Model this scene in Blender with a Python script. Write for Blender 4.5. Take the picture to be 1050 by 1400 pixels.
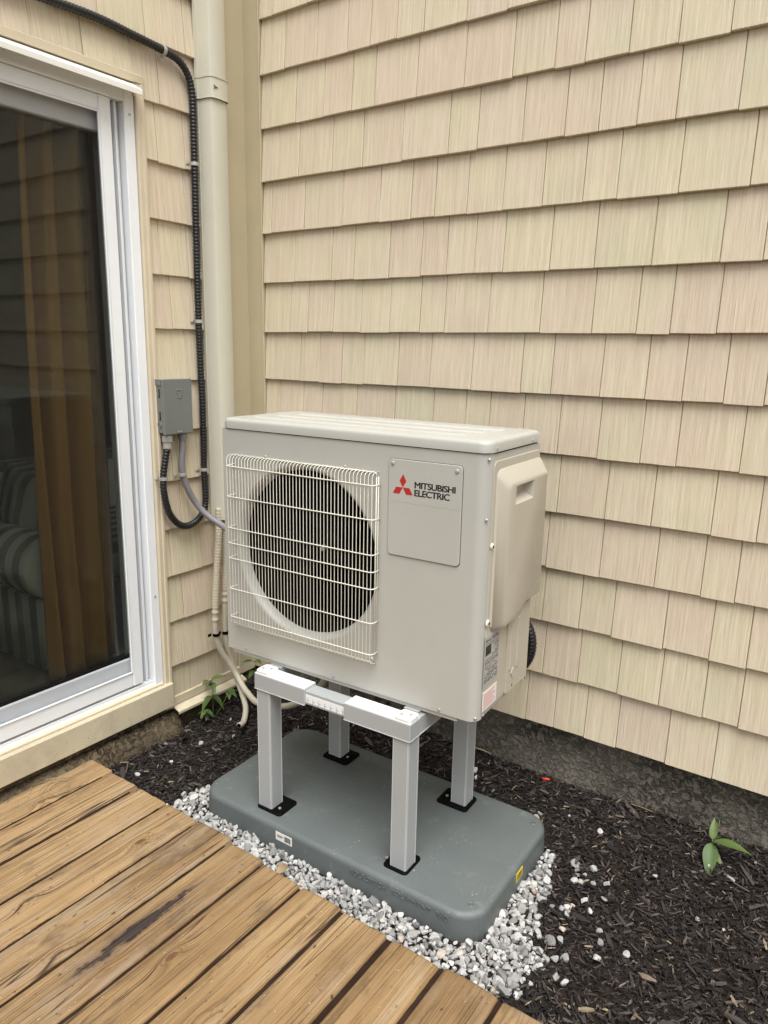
import bpy, math, random
import numpy as np
from mathutils import Vector, Matrix, noise as mnoise

for o in list(bpy.data.objects):
    bpy.data.objects.remove(o, do_unlink=True)
random.seed(7)
rng = np.random.default_rng(7)
S = bpy.context.scene
C = S.collection
R = math.radians

# ------------------------------------------------------------------ camera
CAM = np.array([2.13645748, -2.12093080, -0.0509759])
YAW, PITCH, ROLL, FPX = -0.606750631, -0.220642054, 0.0185485677, 999.593
_f = np.array([math.sin(YAW) * math.cos(PITCH), math.cos(YAW) * math.cos(PITCH), math.sin(PITCH)])
_r = np.array([math.cos(YAW), -math.sin(YAW), 0.0])
_u = np.cross(_r, _f)
_r2 = math.cos(ROLL) * _r + math.sin(ROLL) * _u
_u2 = -math.sin(ROLL) * _r + math.cos(ROLL) * _u
cd = bpy.data.cameras.new('camera')
cam = bpy.data.objects.new('camera', cd)
C.objects.link(cam)
cam.matrix_world = Matrix(((_r2[0], _u2[0], -_f[0], CAM[0]),
                           (_r2[1], _u2[1], -_f[1], CAM[1]),
                           (_r2[2], _u2[2], -_f[2], CAM[2]), (0, 0, 0, 1)))
cd.sensor_fit = 'VERTICAL'
cd.sensor_height = 24.0
cd.lens = FPX / 1400 * 24.0
cd.clip_start = 0.02
cd.clip_end = 500
S.camera = cam

# ------------------------------------------------------------------ sky, sun, exposure (overcast)
SUN_EL, SUN_AZ = R(66), R(138)      # azimuth: clockwise from +Y
W = bpy.data.worlds.new('World')
S.world = W
W.use_nodes = True
wn = W.node_tree
sky = wn.nodes.new('ShaderNodeTexSky')
sky.sky_type = 'NISHITA'
sky.sun_disc = False
sky.sun_elevation = SUN_EL
sky.sun_rotation = SUN_AZ
sky.air_density = 1.0
sky.dust_density = 4.0
hs = wn.nodes.new('ShaderNodeHueSaturation')       # overcast: the blue is gone
hs.inputs['Saturation'].default_value = 0.08
wn.links.new(sky.outputs[0], hs.inputs['Color'])
bg = wn.nodes['Background']
bg.inputs['Strength'].default_value = 0.10
wn.links.new(hs.outputs[0], bg.inputs['Color'])
sd = bpy.data.lights.new('sun', 'SUN')
sd.energy = 1.5
sd.angle = R(42)
sd.color = (1.0, 0.995, 0.985)
sun = bpy.data.objects.new('sun', sd)
C.objects.link(sun)
sdir = Vector((math.sin(SUN_AZ) * math.cos(SUN_EL), math.cos(SUN_AZ) * math.cos(SUN_EL), math.sin(SUN_EL)))
sun.rotation_euler = sdir.to_track_quat('Z', 'Y').to_euler()
S.view_settings.view_transform = 'Standard'
S.view_settings.look = 'None'
S.view_settings.gamma = 1.0
S.view_settings.exposure = 1.07
S.view_settings.use_curve_mapping = False
S.cycles.max_bounces = 7
S.cycles.diffuse_bounces = 3
S.cycles.glossy_bounces = 3
S.cycles.transparent_max_bounces = 8
S.cycles.caustics_reflective = False
S.cycles.caustics_refractive = False


# ------------------------------------------------------------------ material helpers
def srgb(r, g, b):
    f = lambda c: c / 12.92 if c <= 0.04045 else ((c + 0.055) / 1.055) ** 2.4
    return (f(r / 255), f(g / 255), f(b / 255), 1.0)


class NT:
    """small helper round a material's node tree"""
    def __init__(self, name):
        self.m = bpy.data.materials.new(name)
        self.m.use_nodes = True
        self.t = self.m.node_tree
        self.b = self.t.nodes['Principled BSDF']

    def n(self, kind, **kw):
        nd = self.t.nodes.new('ShaderNode' + kind)
        for k, v in kw.items():
            if k in nd.inputs.keys():
                nd.inputs[k].default_value = v
            else:
                setattr(nd, k, v)
        return nd

    def l(self, a, b):
        self.t.links.new(a, b)

    def coord(self, scale=(1, 1, 1), kind='Object', rand=0.0, loc=(0, 0, 0)):
        tc = self.n('TexCoord')
        mp = self.n('Mapping')
        mp.inputs['Scale'].default_value = scale
        mp.inputs['Location'].default_value = loc
        if rand:
            oi = self.n('ObjectInfo')
            vm = self.n('VectorMath', operation='SCALE')
            cv = self.n('CombineXYZ')
            self.l(oi.outputs['Random'], cv.inputs[0]); self.l(oi.outputs['Random'], cv.inputs[1]); self.l(oi.outputs['Random'], cv.inputs[2])
            self.l(cv.outputs[0], vm.inputs[0]); vm.inputs['Scale'].default_value = rand
            ad = self.n('VectorMath', operation='ADD')
            self.l(tc.outputs[kind], ad.inputs[0]); self.l(vm.outputs[0], ad.inputs[1])
            self.l(ad.outputs[0], mp.inputs['Vector'])
        else:
            self.l(tc.outputs[kind], mp.inputs['Vector'])
        return mp.outputs[0]

    def noise(self, vec, scale=5.0, detail=4.0, rough=0.5, dist=0.0):
        nd = self.n('TexNoise')
        nd.inputs['Scale'].default_value = scale
        nd.inputs['Detail'].default_value = detail
        nd.inputs['Roughness'].default_value = rough
        nd.inputs['Distortion'].default_value = dist
        self.l(vec, nd.inputs['Vector'])
        return nd.outputs['Fac']

    def ramp(self, fac, stops, interp='LINEAR'):
        nd = self.n('ValToRGB')
        cr = nd.color_ramp
        cr.interpolation = interp
        while len(cr.elements) > 1:
            cr.elements.remove(cr.elements[-1])
        cr.elements[0].position = stops[0][0]
        cr.elements[0].color = tuple(stops[0][1])
        for p, c in stops[1:]:
            e = cr.elements.new(p)
            e.color = tuple(c)
        self.l(fac, nd.inputs['Fac'])
        return nd.outputs['Color']

    def g(self, fac, lo, hi, a=0.0, b=1.0):
        nd = self.n('MapRange')
        nd.inputs['From Min'].default_value = lo
        nd.inputs['From Max'].default_value = hi
        nd.inputs['To Min'].default_value = a
        nd.inputs['To Max'].default_value = b
        self.l(fac, nd.inputs['Value'])
        return nd.outputs['Result']

    def mix(self, fac, a, b, mode='MIX'):
        nd = self.n('Mix', data_type='RGBA', blend_type=mode)
        for val, i in ((fac, 0), (a, 6), (b, 7)):
            if hasattr(val, 'links'):
                self.l(val, nd.inputs[i])
            elif i == 0:
                nd.inputs[0].default_value = val
            else:
                nd.inputs[i].default_value = val
        return nd.outputs[2]

    def math(self, op, a, b=0.0):
        nd = self.n('Math', operation=op)
        for i, v in ((0, a), (1, b)):
            if hasattr(v, 'links'):
                self.l(v, nd.inputs[i])
            else:
                nd.inputs[i].default_value = v
        return nd.outputs[0]

    def bump(self, h, strength=0.3, dist=0.002, prev=None):
        nd = self.n('Bump')
        nd.inputs['Strength'].default_value = strength
        nd.inputs['Distance'].default_value = dist
        self.l(h, nd.inputs['Height'])
        if prev is not None:
            self.l(prev, nd.inputs['Normal'])
        self.l(nd.outputs[0], self.b.inputs['Normal'])
        return nd.outputs[0]

    def set(self, **kw):
        for k, v in kw.items():
            k = {'color': 'Base Color', 'rough': 'Roughness', 'metal': 'Metallic', 'spec': 'Specular IOR Level', 'alpha': 'Alpha'}[k]
            if hasattr(v, 'links'):
                self.l(v, self.b.inputs[k])
            else:
                self.b.inputs[k].default_value = v


def paint(name, col, rough=0.45, var=0.06, metal=0.0, dirt=0.0, bump=0.0, bscale=300.0, spec=0.5, specks=0.0):
    """painted / moulded surface: slight tonal variation, uneven gloss, optional grime"""
    a = NT(name)
    v = a.coord()
    n1 = a.noise(v, 6, 5, 0.6)
    n2 = a.noise(v, 60, 3, 0.6)
    dark = tuple(c * (1 - var * 1.6) for c in col[:3]) + (1,)
    lite = tuple(min(1, c * (1 + var)) for c in col[:3]) + (1,)
    c = a.mix(a.g(n1, 0.3, 0.7), dark, lite)
    if dirt:
        sp = a.noise(v, 140, 2, 0.6)
        c = a.mix(a.math('MULTIPLY', a.g(sp, 0.66, 0.74), dirt), c, srgb(70, 60, 48))
        n3 = a.noise(v, 3.1, 6, 0.7)
        c = a.mix(a.math('MULTIPLY', a.g(n3, 0.52, 0.75), dirt * 0.55), c, srgb(110, 98, 78))
    if specks:
        sk = a.noise(v, 210, 2, 0.5)
        wh = a.noise(v, 5.5, 3, 0.6)
        c = a.mix(a.math('MULTIPLY', a.g(sk, 0.69, 0.74), a.g(wh, 0.54, 0.68, 0, specks)), c, srgb(206, 206, 202))
        sm = a.noise(v, 17, 4, 0.7)
        c = a.mix(a.g(sm, 0.60, 0.74, 0, 0.25), c, srgb(150, 154, 152))
    a.set(color=c, metal=metal, spec=spec, rough=a.g(n2, 0.3, 0.7, rough * 0.85, min(1, rough * 1.2)))
    if bump:
        a.bump(a.noise(v, bscale, 2, 0.5), bump, 0.0006)
    return a.m


M = {}


def mat_siding():
    a = NT('vinyl_shingle')
    lo = a.coord((1, 1, 1), rand=40)
    n_lo = a.noise(lo, 6, 2, 0.5)
    n_gr = a.noise(a.coord((150, 20, 2.4), rand=40), 1, 3, 0.6, 0.2)
    n_gf = a.noise(a.coord((430, 60, 9), rand=40), 1, 2, 0.6)
    oi = a.n('ObjectInfo')
    f = a.math('ADD', a.math('MULTIPLY', a.g(n_lo, 0.25, 0.75), 0.5), a.math('MULTIPLY', oi.outputs['Random'], 0.5))
    base = a.ramp(f, [(0.12, srgb(209, 193, 171)), (0.38, srgb(213, 198, 175)), (0.6, srgb(214, 203, 175)), (0.88, srgb(206, 199, 170))])
    blotch = a.noise(lo, 3.1, 2, 0.5)
    base = a.mix(a.g(blotch, 0.44, 0.64, 0, 0.48), base, srgb(211, 195, 177))
    c = a.mix(a.g(n_gr, 0.34, 0.66), a.mix(1.0, base, (0.87, 0.845, 0.81, 1), 'MULTIPLY'), base)
    c = a.mix(a.math('MULTIPLY', a.g(n_gf, 0.52, 0.68), 0.35), c, srgb(228, 218, 197))
    c = a.mix(a.math('MULTIPLY', a.g(n_gf, 0.43, 0.30), 0.32), c, srgb(172, 157, 132))
    a.set(color=c, rough=0.62, spec=0.3)
    h = a.math('ADD', a.math('MULTIPLY', n_gr, 0.6), a.math('MULTIPLY', n_gf, 0.7))
    a.bump(h, 0.8, 0.0026)
    return a.m


def mat_wood():
    a = NT('weathered_deck_wood')
    v = a.coord((1, 1, 1), rand=30)
    kn = a.n('TexVoronoi', feature='F1')
    kn.inputs['Scale'].default_value = 1.0
    kn.inputs['Randomness'].default_value = 1.0
    a.l(a.coord((10.5, 5.0, 0.6), rand=30), kn.inputs['Vector'])
    sel = a.n('SeparateColor'); a.l(kn.outputs['Color'], sel.inputs[0])
    has = a.g(sel.outputs[0], 0.52, 0.54)                       # about half of the cells hold a knot
    kd = kn.outputs['Distance']
    near = a.math('MULTIPLY', a.g(kd, 0.0, 0.42, 1.0, 0.0), has)
    cv = a.n('CombineXYZ')
    a.l(a.math('MULTIPLY', a.math('MULTIPLY', near, near), 0.035), cv.inputs[0])
    ad = a.n('VectorMath', operation='ADD')
    a.l(v, ad.inputs[0]); a.l(cv.outputs[0], ad.inputs[1])

    def along(sc, d=3, r=0.6, di=0.0):
        mp = a.n('Mapping'); mp.inputs['Scale'].default_value = sc
        a.l(ad.outputs[0], mp.inputs['Vector'])
        return a.noise(mp.outputs[0], 1, d, r, di)
    grain = along((42, 0.9, 14), 3, 0.55, 0.2)
    fine = along((320, 3.0, 80), 3, 0.65)
    oi = a.n('ObjectInfo')
    big = a.noise(a.coord((4.5, 1.6, 2), rand=30), 1, 5, 0.65)
    base = a.ramp(a.math('ADD', a.math('MULTIPLY', big, 0.8), a.math('MULTIPLY', oi.outputs['Random'], 0.2)),
                  [(0.28, srgb(120, 96, 66)), (0.42, srgb(145, 118, 83)), (0.56, srgb(164, 137, 99)), (0.75, srgb(171, 147, 114))])
    c = a.mix(a.g(grain, 0.34, 0.64), a.mix(1.0, base, (0.88, 0.83, 0.76, 1), 'MULTIPLY'), base)
    c = a.mix(a.math('MULTIPLY', a.g(fine, 0.54, 0.34), 0.72), c, srgb(88, 66, 44))
    wx = a.noise(a.coord((16, 3.0, 3), rand=30), 1, 5, 0.7)
    c = a.mix(a.g(wx, 0.52, 0.70, 0, 0.55), c, srgb(150, 136, 117))
    mil = a.noise(a.coord((17, 6.0, 3), rand=17), 1, 7, 0.72)
    c = a.mix(a.g(mil, 0.54, 0.68, 0, 0.62), c, srgb(84, 69, 54))
    spk = a.noise(a.coord((110, 50, 50), rand=11), 1, 2, 0.5)
    c = a.mix(a.g(spk, 0.69, 0.75, 0, 0.8), c, srgb(50, 38, 28))
    pale = a.noise(a.coord((170, 120, 80), rand=9), 1, 2, 0.5)
    c = a.mix(a.g(pale, 0.72, 0.78, 0, 0.7), c, srgb(206, 190, 164))
    # growth rings round the knots, then the knots
    wob = a.noise(a.coord((70, 40, 40), rand=5), 1, 3, 0.6)
    kk = a.math('ADD', kd, a.math('MULTIPLY', a.math('SUBTRACT', wob, 0.5), 0.10))
    rings = a.g(a.math('SINE', a.math('MULTIPLY', kk, 95.0)), 0.2, 0.9)
    rings = a.math('MULTIPLY', a.math('MULTIPLY', rings, has), a.g(kd, 0.12, 0.30, 0.55, 0.0))
    c = a.mix(rings, c, srgb(84, 58, 36))
    knot = a.math('MULTIPLY', a.g(kk, 0.11, 0.05, 0, 0.85), has)
    c = a.mix(knot, c, srgb(88, 60, 38))
    # checks: long thin cracks along the grain
    cn = along((21, 0.55, 8), 2, 0.4, 0.1)
    crack = a.g(a.math('ABSOLUTE', a.math('SUBTRACT', cn, 0.5)), 0.002, 0.011, 1, 0)
    cn2 = along((37, 0.8, 8), 2, 0.4, 0.1)
    crack2 = a.g(a.math('ABSOLUTE', a.math('SUBTRACT', cn2, 0.47)), 0.0, 0.010, 1, 0)
    msk = a.noise(a.coord((9, 1.3, 2), rand=23), 1, 2, 0.5)
    crack = a.math('ADD', a.math('MULTIPLY', crack, a.g(msk, 0.46, 0.54)), a.math('MULTIPLY', crack2, a.g(msk, 0.50, 0.42)))
    crack = a.math('MINIMUM', crack, 1.0)
    c = a.mix(a.math('MULTIPLY', crack, 0.85), c, srgb(50, 34, 24))
    # one board carries a long rot streak (its own shape, fixed to the board)
    wp = a.n('NewGeometry')
    sp = a.n('SeparateXYZ'); a.l(wp.outputs['Position'], sp.inputs[0])
    wob2 = a.noise(a.coord((1, 1, 1)), 16, 4, 0.65)
    dx = a.math('ABSOLUTE', a.math('ADD', a.math('SUBTRACT', sp.outputs[0], 0.788), a.math('MULTIPLY', a.math('SUBTRACT', wob2, 0.5), 0.045)))
    dy = a.math('ABSOLUTE', a.math('SUBTRACT', sp.outputs[1], -1.20))
    wid = a.g(dy, 0.02, 0.20, 0.012, 0.0005)
    e_ = a.math('SUBTRACT', dx, wid)
    fuzz = a.math('ADD', e_, a.math('MULTIPLY', a.math('SUBTRACT', fine, 0.5), 0.02))
    rot = a.math('MULTIPLY', a.g(fuzz, -0.001, 0.005, 1.0, 0), a.g(dy, 0.15, 0.22, 1, 0))
    halo = a.math('MULTIPLY', a.g(e_, 0.0, 0.035, 0.5, 0), a.g(dy, 0.14, 0.30, 1, 0))
    c = a.mix(halo, c, srgb(104, 84, 68))
    c = a.mix(rot, c, a.mix(a.g(fine, 0.4, 0.6), srgb(34, 28, 26), srgb(72, 60, 53)))
    a.set(color=c, rough=a.g(grain, 0.3, 0.7, 0.62, 0.85), spec=0.3)
    h = a.math('ADD', a.math('MULTIPLY', grain, 0.5), a.math('MULTIPLY', fine, 0.5))
    h = a.math('SUBTRACT', h, a.math('ADD', crack, a.math('MULTIPLY', rot, 0.5)))
    a.bump(h, 0.7, 0.003)
    return a.m


def mat_concrete(name, lo, hi, lumps=1.0):
    a = NT(name)
    v = a.coord()
    n1 = a.noise(v, 4, 6, 0.65)
    n2 = a.noise(v, 55, 4, 0.65, 0.8)
    c = a.mix(a.g(n1, 0.3, 0.7), lo, hi)
    pit = a.g(n2, 0.44, 0.52, 1, 0)
    patch = a.g(a.noise(v, 5, 3, 0.6), 0.4, 0.6)
    c = a.mix(a.math('MULTIPLY', a.math('MULTIPLY', pit, patch), 0.8), c, tuple(x * 0.35 for x in lo[:3]) + (1,))
    a.set(color=c, rough=0.95, spec=0.2)
    h = a.math('ADD', a.math('MULTIPLY', a.g(n2, 0.38, 0.56), lumps), a.math('MULTIPLY', a.noise(v, 260, 2, 0.5), 0.4))
    a.bump(h, 1.0, 0.009)
    return a.m


def mat_island(name, cols, rough=0.9, bump=0.4, bscale=160, spec=0.25):
    """many small pieces: every piece has a colour of its own"""
    a = NT(name)
    ge = a.n('NewGeometry')
    c = a.ramp(ge.outputs['Random Per Island'], cols)
    v = a.coord()
    n1 = a.noise(v, bscale, 4, 0.6)
    c = a.mix(a.g(n1, 0.35, 0.65, 0.0, 0.35), c, a.mix(1.0, c, (0.55, 0.52, 0.48, 1), 'MULTIPLY'))
    a.set(color=c, rough=rough, spec=spec)
    a.bump(n1, bump, 0.002)
    return a.m


def mat_soil():
    a = NT('soil')
    v = a.coord()
    n1 = a.noise(v, 30, 6, 0.7)
    n2 = a.noise(v, 2, 4, 0.6)
    c = a.ramp(n1, [(0.3, srgb(24, 19, 16)), (0.55, srgb(46, 38, 32)), (0.75, srgb(66, 56, 48))])
    c = a.mix(a.g(n2, 0.4, 0.7, 0, 0.4), c, srgb(40, 33, 27))
    a.set(color=c, rough=0.97, spec=0.15)
    a.bump(n1, 0.9, 0.01)
    return a.m


def mat_glass():
    a = NT('window_glass')
    t = a.t
    tr = a.n('BsdfTransparent')
    tr.inputs['Color'].default_value = (0.93, 0.96, 0.92, 1)
    gl = a.n('BsdfGlossy')
    gl.inputs['Roughness'].default_value = 0.01
    gl.inputs['Color'].default_value = (0.9, 0.95, 0.92, 1)
    fr = a.n('Fresnel'); fr.inputs['IOR'].default_value = 1.5
    v = a.coord()
    mx = a.n('MixShader')
    a.l(a.math('MULTIPLY', fr.outputs[0], 0.85), mx.inputs[0])
    a.l(tr.outputs[0], mx.inputs[1]); a.l(gl.outputs[0], mx.inputs[2])
    a.l(mx.outputs[0], t.nodes['Material Output'].inputs['Surface'])
    return a.m


def mat_screen():
    a = NT('insect_screen_mesh')
    a.set(color=srgb(30, 30, 30), rough=0.8, alpha=0.16)
    return a.m


def mat_stripes():
    a = NT('striped_sofa_fabric')
    v = a.coord()
    sp = a.n('SeparateXYZ'); a.l(v, sp.inputs[0])
    s = a.math('SINE', a.math('MULTIPLY', sp.outputs[0], 2 * math.pi / 0.092))
    c = a.mix(a.g(s, -0.12, 0.12), srgb(188, 188, 176), srgb(112, 116, 108))
    n = a.noise(v, 300, 2, 0.5)
    a.set(color=c, rough=0.95, spec=0.15)
    a.bump(n, 0.3, 0.001)
    return a.m


def mat_curtain():
    a = NT('brown_curtain_fabric')
    v = a.coord()
    n = a.noise(a.coord((300, 300, 40)), 1, 2, 0.5)
    c = a.mix(n, srgb(166, 118, 56), srgb(190, 142, 74))
    a.set(color=c, rough=0.7, spec=0.3)
    return a.m


def mat_leaf():
    a = NT('weed_leaf')
    ge = a.n('ObjectInfo')
    c = a.ramp(ge.outputs['Random'], [(0.0, srgb(58, 78, 38)), (0.5, srgb(72, 92, 46)), (1.0, srgb(94, 110, 56))])
    n = a.noise(a.coord(), 60, 3, 0.6)
    c = a.mix(a.g(n, 0.4, 0.7, 0, 0.4), c, srgb(62, 92, 34))
    a.set(color=c, rough=0.5, spec=0.4)
    a.bump(n, 0.3, 0.002)
    return a.m


M['siding'] = mat_siding()
M['wood'] = mat_wood()
M['trim'] = paint('beige_vinyl_trim', srgb(206, 193, 167), 0.5, 0.04, dirt=0.12)
M['post'] = paint('tan_corner_trim', srgb(190, 178, 148), 0.5, 0.03)
M['sill'] = paint('cream_aluminium_sill', srgb(203, 192, 165), 0.5, 0.05, dirt=0.7)
M['white'] = paint('white_vinyl', srgb(238, 241, 243), 0.42, 0.02, dirt=0.12)
M['cap'] = paint('white_drip_cap', srgb(236, 234, 226), 0.4, 0.02, dirt=0.1)
M['ac'] = paint('ivory_painted_steel', srgb(178, 177, 169), 0.36, 0.02, dirt=0.03)
M['acside'] = paint('ivory_moulded_plastic', srgb(183, 176, 160), 0.42, 0.02)
M['wire'] = paint('ivory_coated_wire', srgb(216, 212, 198), 0.35, 0.02)
M['black'] = paint('black_plastic', srgb(9, 9, 9), 0.6, 0.1, spec=0.08)
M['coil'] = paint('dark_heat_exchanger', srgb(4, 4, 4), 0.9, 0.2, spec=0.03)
M['steel'] = paint('zinc_plated_steel', srgb(186, 184, 178), 0.35, 0.1, metal=0.45)
M['print'] = paint('black_print', srgb(26, 25, 26), 0.5, 0.02)
M['red'] = paint('red_print', srgb(178, 38, 36), 0.45, 0.03)
M['greyprint'] = paint('grey_print', srgb(84, 83, 88), 0.6, 0.05)
M['labelgrey'] = paint('silver_label', srgb(172, 170, 164), 0.5, 0.03)
M['pink'] = paint('pink_print', srgb(214, 170, 168), 0.55, 0.03)
M['paper'] = paint('white_label', srgb(228, 224, 216), 0.55, 0.03)
M['yellow'] = paint('yellow_label', srgb(214, 192, 44), 0.5, 0.04)
M['yellowdark'] = paint('olive_print', srgb(140, 122, 32), 0.5, 0.04)
M['pad'] = paint('grey_moulded_pad', srgb(94, 100, 99), 0.5, 0.06, dirt=0.06, bump=0.25, bscale=500, specks=0.8)
M['alu'] = paint('grey_coated_aluminium', srgb(162, 165, 165), 0.38, 0.03)
M['bead'] = paint('edge_highlight_bead', srgb(196, 198, 198), 0.4, 0.02)  # paler than the aluminium: edge highlights put into the colour
M['film'] = paint('white_powder_coat', srgb(230, 231, 232), 0.4, 0.02)
M['duct'] = paint('cream_line_cover', srgb(200, 196, 178), 0.45, 0.03, dirt=0.05)
M['pipe'] = paint('cream_pipe_sleeve', srgb(188, 180, 160), 0.55, 0.05, dirt=0.2)
M['cable'] = paint('black_conduit', srgb(26, 26, 28), 0.38, 0.1)
M['grey'] = paint('grey_conduit', srgb(124, 122, 126), 0.5, 0.04)
M['box'] = paint('grey_painted_box', srgb(114, 117, 114), 0.45, 0.03, bump=0.1)
M['concrete'] = mat_concrete('rough_foundation_concrete', srgb(108, 102, 93), srgb(152, 144, 132))
M['slab'] = mat_concrete('stained_concrete', srgb(78, 68, 54), srgb(120, 106, 84), 0.5)
M['soil'] = mat_soil()
M['gap_shade'] = paint('gap_shade_brown', srgb(50, 37, 28), 0.95, 0.3, bump=0.5, bscale=250, spec=0.1)  # dark brown that stands in for the shade in the deck gaps
M['mulch'] = mat_island('dark_bark_mulch', [(0.0, srgb(25, 22, 21)), (0.45, srgb(41, 37, 35)), (0.76, srgb(62, 56, 53)), (0.92, srgb(84, 77, 71)), (0.98, srgb(112, 100, 88)), (1.0, srgb(156, 140, 116))])
M['gravel'] = mat_island('pale_crushed_gravel', [(0.0, srgb(126, 125, 123)), (0.3, srgb(158, 157, 154)), (0.7, srgb(182, 181, 178)), (0.94, srgb(202, 201, 197)), (1.0, srgb(180, 162, 146))], 0.85, 0.3, 220)
M['glass'] = mat_glass()
M['screen'] = mat_screen()
M['stripes'] = mat_stripes()
M['curtain'] = mat_curtain()
M['leaf'] = mat_leaf()
M['stem'] = paint('green_stem', srgb(110, 128, 66), 0.6, 0.1)
M['room'] = paint('dim_room_paint', srgb(160, 154, 144), 0.9, 0.05)
M['carpet'] = paint('tan_carpet', srgb(120, 104, 78), 1.0, 0.1)
M['twig'] = paint('dry_twig', srgb(150, 132, 104), 0.9, 0.15)
M['redplastic'] = paint('red_plastic_scrap', srgb(206, 62, 50), 0.4, 0.05)
M['deadleaf'] = paint('dry_leaf', srgb(172, 150, 116), 0.9, 0.2)


# ------------------------------------------------------------------ mesh helpers
class MB:
    def __init__(self):
        self.v, self.f = [], []

    def add(self, vs, fs, mtx=None):
        k = len(self.v)
        if mtx is not None:
            vs = [tuple(mtx @ Vector(p)) for p in vs]
        self.v += [tuple(p) for p in vs]
        self.f += [tuple(i + k for i in f) for f in fs]
        return self

    def box(self, a, b, ch=0.0, mtx=None):
        """box from corner a to corner b, all 12 edges chamfered by ch"""
        x0, y0, z0 = a
        x1, y1, z1 = b
        if ch <= 0:
            vs = [(x0, y0, z0), (x1, y0, z0), (x1, y1, z0), (x0, y1, z0), (x0, y0, z1), (x1, y0, z1), (x1, y1, z1), (x0, y1, z1)]
            fs = [(3, 2, 1, 0), (4, 5, 6, 7), (0, 1, 5, 4), (1, 2, 6, 5), (2, 3, 7, 6), (3, 0, 4, 7)]
            return self.add(vs, fs, mtx)
        ch = min(ch, (x1 - x0) * 0.49, (y1 - y0) * 0.49, (z1 - z0) * 0.49)
        rows = []
        for z, i in ((z0, ch), (z0 + ch, 0), (z1 - ch, 0), (z1, ch)):
            c = ch
            rows.append([(x0 + c + (i if 0 else 0), y0 + i, z), (x1 - c, y0 + i, z), (x1 - i, y0 + c, z), (x1 - i, y1 - c, z),
                         (x1 - c, y1 - i, z), (x0 + c, y1 - i, z), (x0 + i, y1 - c, z), (x0 + i, y0 + c, z)])
        vs = [p for r in rows for p in r]
        fs = []
        for r in range(3):
            for i in range(8):
                j = (i + 1) % 8
                fs.append((r * 8 + i, r * 8 + j, r * 8 + 8 + j, r * 8 + 8 + i))
        fs.append(tuple(range(7, -1, -1)))
        fs.append(tuple(range(24, 32)))
        return self.add(vs, fs, mtx)

    def loft(self, rings, cap=True, closed=True, mtx=None):
        n = len(rings[0])
        vs = [p for r in rings for p in r]
        fs = []
        m = n if closed else n - 1
        for r in range(len(rings) - 1):
            for i in range(m):
                j = (i + 1) % n
                fs.append((r * n + i, r * n + j, (r + 1) * n + j, (r + 1) * n + i))
        if cap:
            fs.append(tuple(range(n - 1, -1, -1)))
            fs.append(tuple((len(rings) - 1) * n + i for i in range(n)))
        return self.add(vs, fs, mtx)

    def tube(self, pts, rad, seg=10, cap=True, mtx=None):
        pts = [Vector(p) for p in pts]
        n = len(pts)
        rr = rad if hasattr(rad, '__len__') else [rad] * n
        t0 = (pts[1] - pts[0]).normalized()
        up = Vector((0, 0, 1)) if abs(t0.z) < 0.9 else Vector((1, 0, 0))
        nrm = (up - t0 * up.dot(t0)).normalized()
        rings = []
        for i in range(n):
            t = (pts[min(i + 1, n - 1)] - pts[max(i - 1, 0)])
            if t.length < 1e-9:
                t = t0
            t.normalize()
            nrm = (nrm - t * nrm.dot(t)).normalized()
            b = t.cross(nrm)
            rings.append([tuple(pts[i] + (nrm * math.cos(2 * math.pi * k / seg) + b * math.sin(2 * math.pi * k / seg)) * rr[i]) for k in range(seg)])
        return self.loft(rings, cap, True, mtx)

    def cyl(self, c, axis, r, h, seg=16, r2=None, mtx=None):
        c = Vector(c)
        ax = Vector(axis).normalized()
        return self.tube([c, c + ax * h], [r, r if r2 is None else r2], seg, True, mtx)

    def build(self, name, mat, parent=None, smooth=False, bevel=0.0, seg=2, angle=35):
        me = bpy.data.meshes.new(name)
        me.from_pydata(self.v, [], self.f)
        me.update()
        return mk(name, me, mat, parent, smooth, bevel, seg, angle)


def mk(name, me, mat, parent=None, smooth=False, bevel=0.0, seg=2, angle=35):
    if mat is not None and not me.materials:
        me.materials.append(M[mat])
    o = bpy.data.objects.new(name, me)
    C.objects.link(o)
    if parent is not None:
        o.parent = parent
    if smooth:
        me.polygons.foreach_set('use_smooth', [True] * len(me.polygons))
    if bevel:
        md = o.modifiers.new('bevel', 'BEVEL')
        md.width = bevel
        md.segments = seg
        md.limit_method = 'ANGLE'
        md.angle_limit = R(angle)
        me.polygons.foreach_set('use_smooth', [True] * len(me.polygons))
        md.harden_normals = False
        wnm = o.modifiers.new('wn', 'WEIGHTED_NORMAL')
        wnm.keep_sharp = True
    return o


def rrect(w, h, r, n=6, cx=0.0, cy=0.0):
    """rounded rectangle outline, counter-clockwise"""
    out = []
    for (sx, sy, a0) in ((1, -1, -90), (1, 1, 0), (-1, 1, 90), (-1, -1, 180)):
        for k in range(n + 1):
            a = R(a0 + 90 * k / n)
            out.append((cx + sx * (w / 2 - r) + r * math.cos(a), cy + sy * (h / 2 - r) + r * math.sin(a)))
    return out


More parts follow.
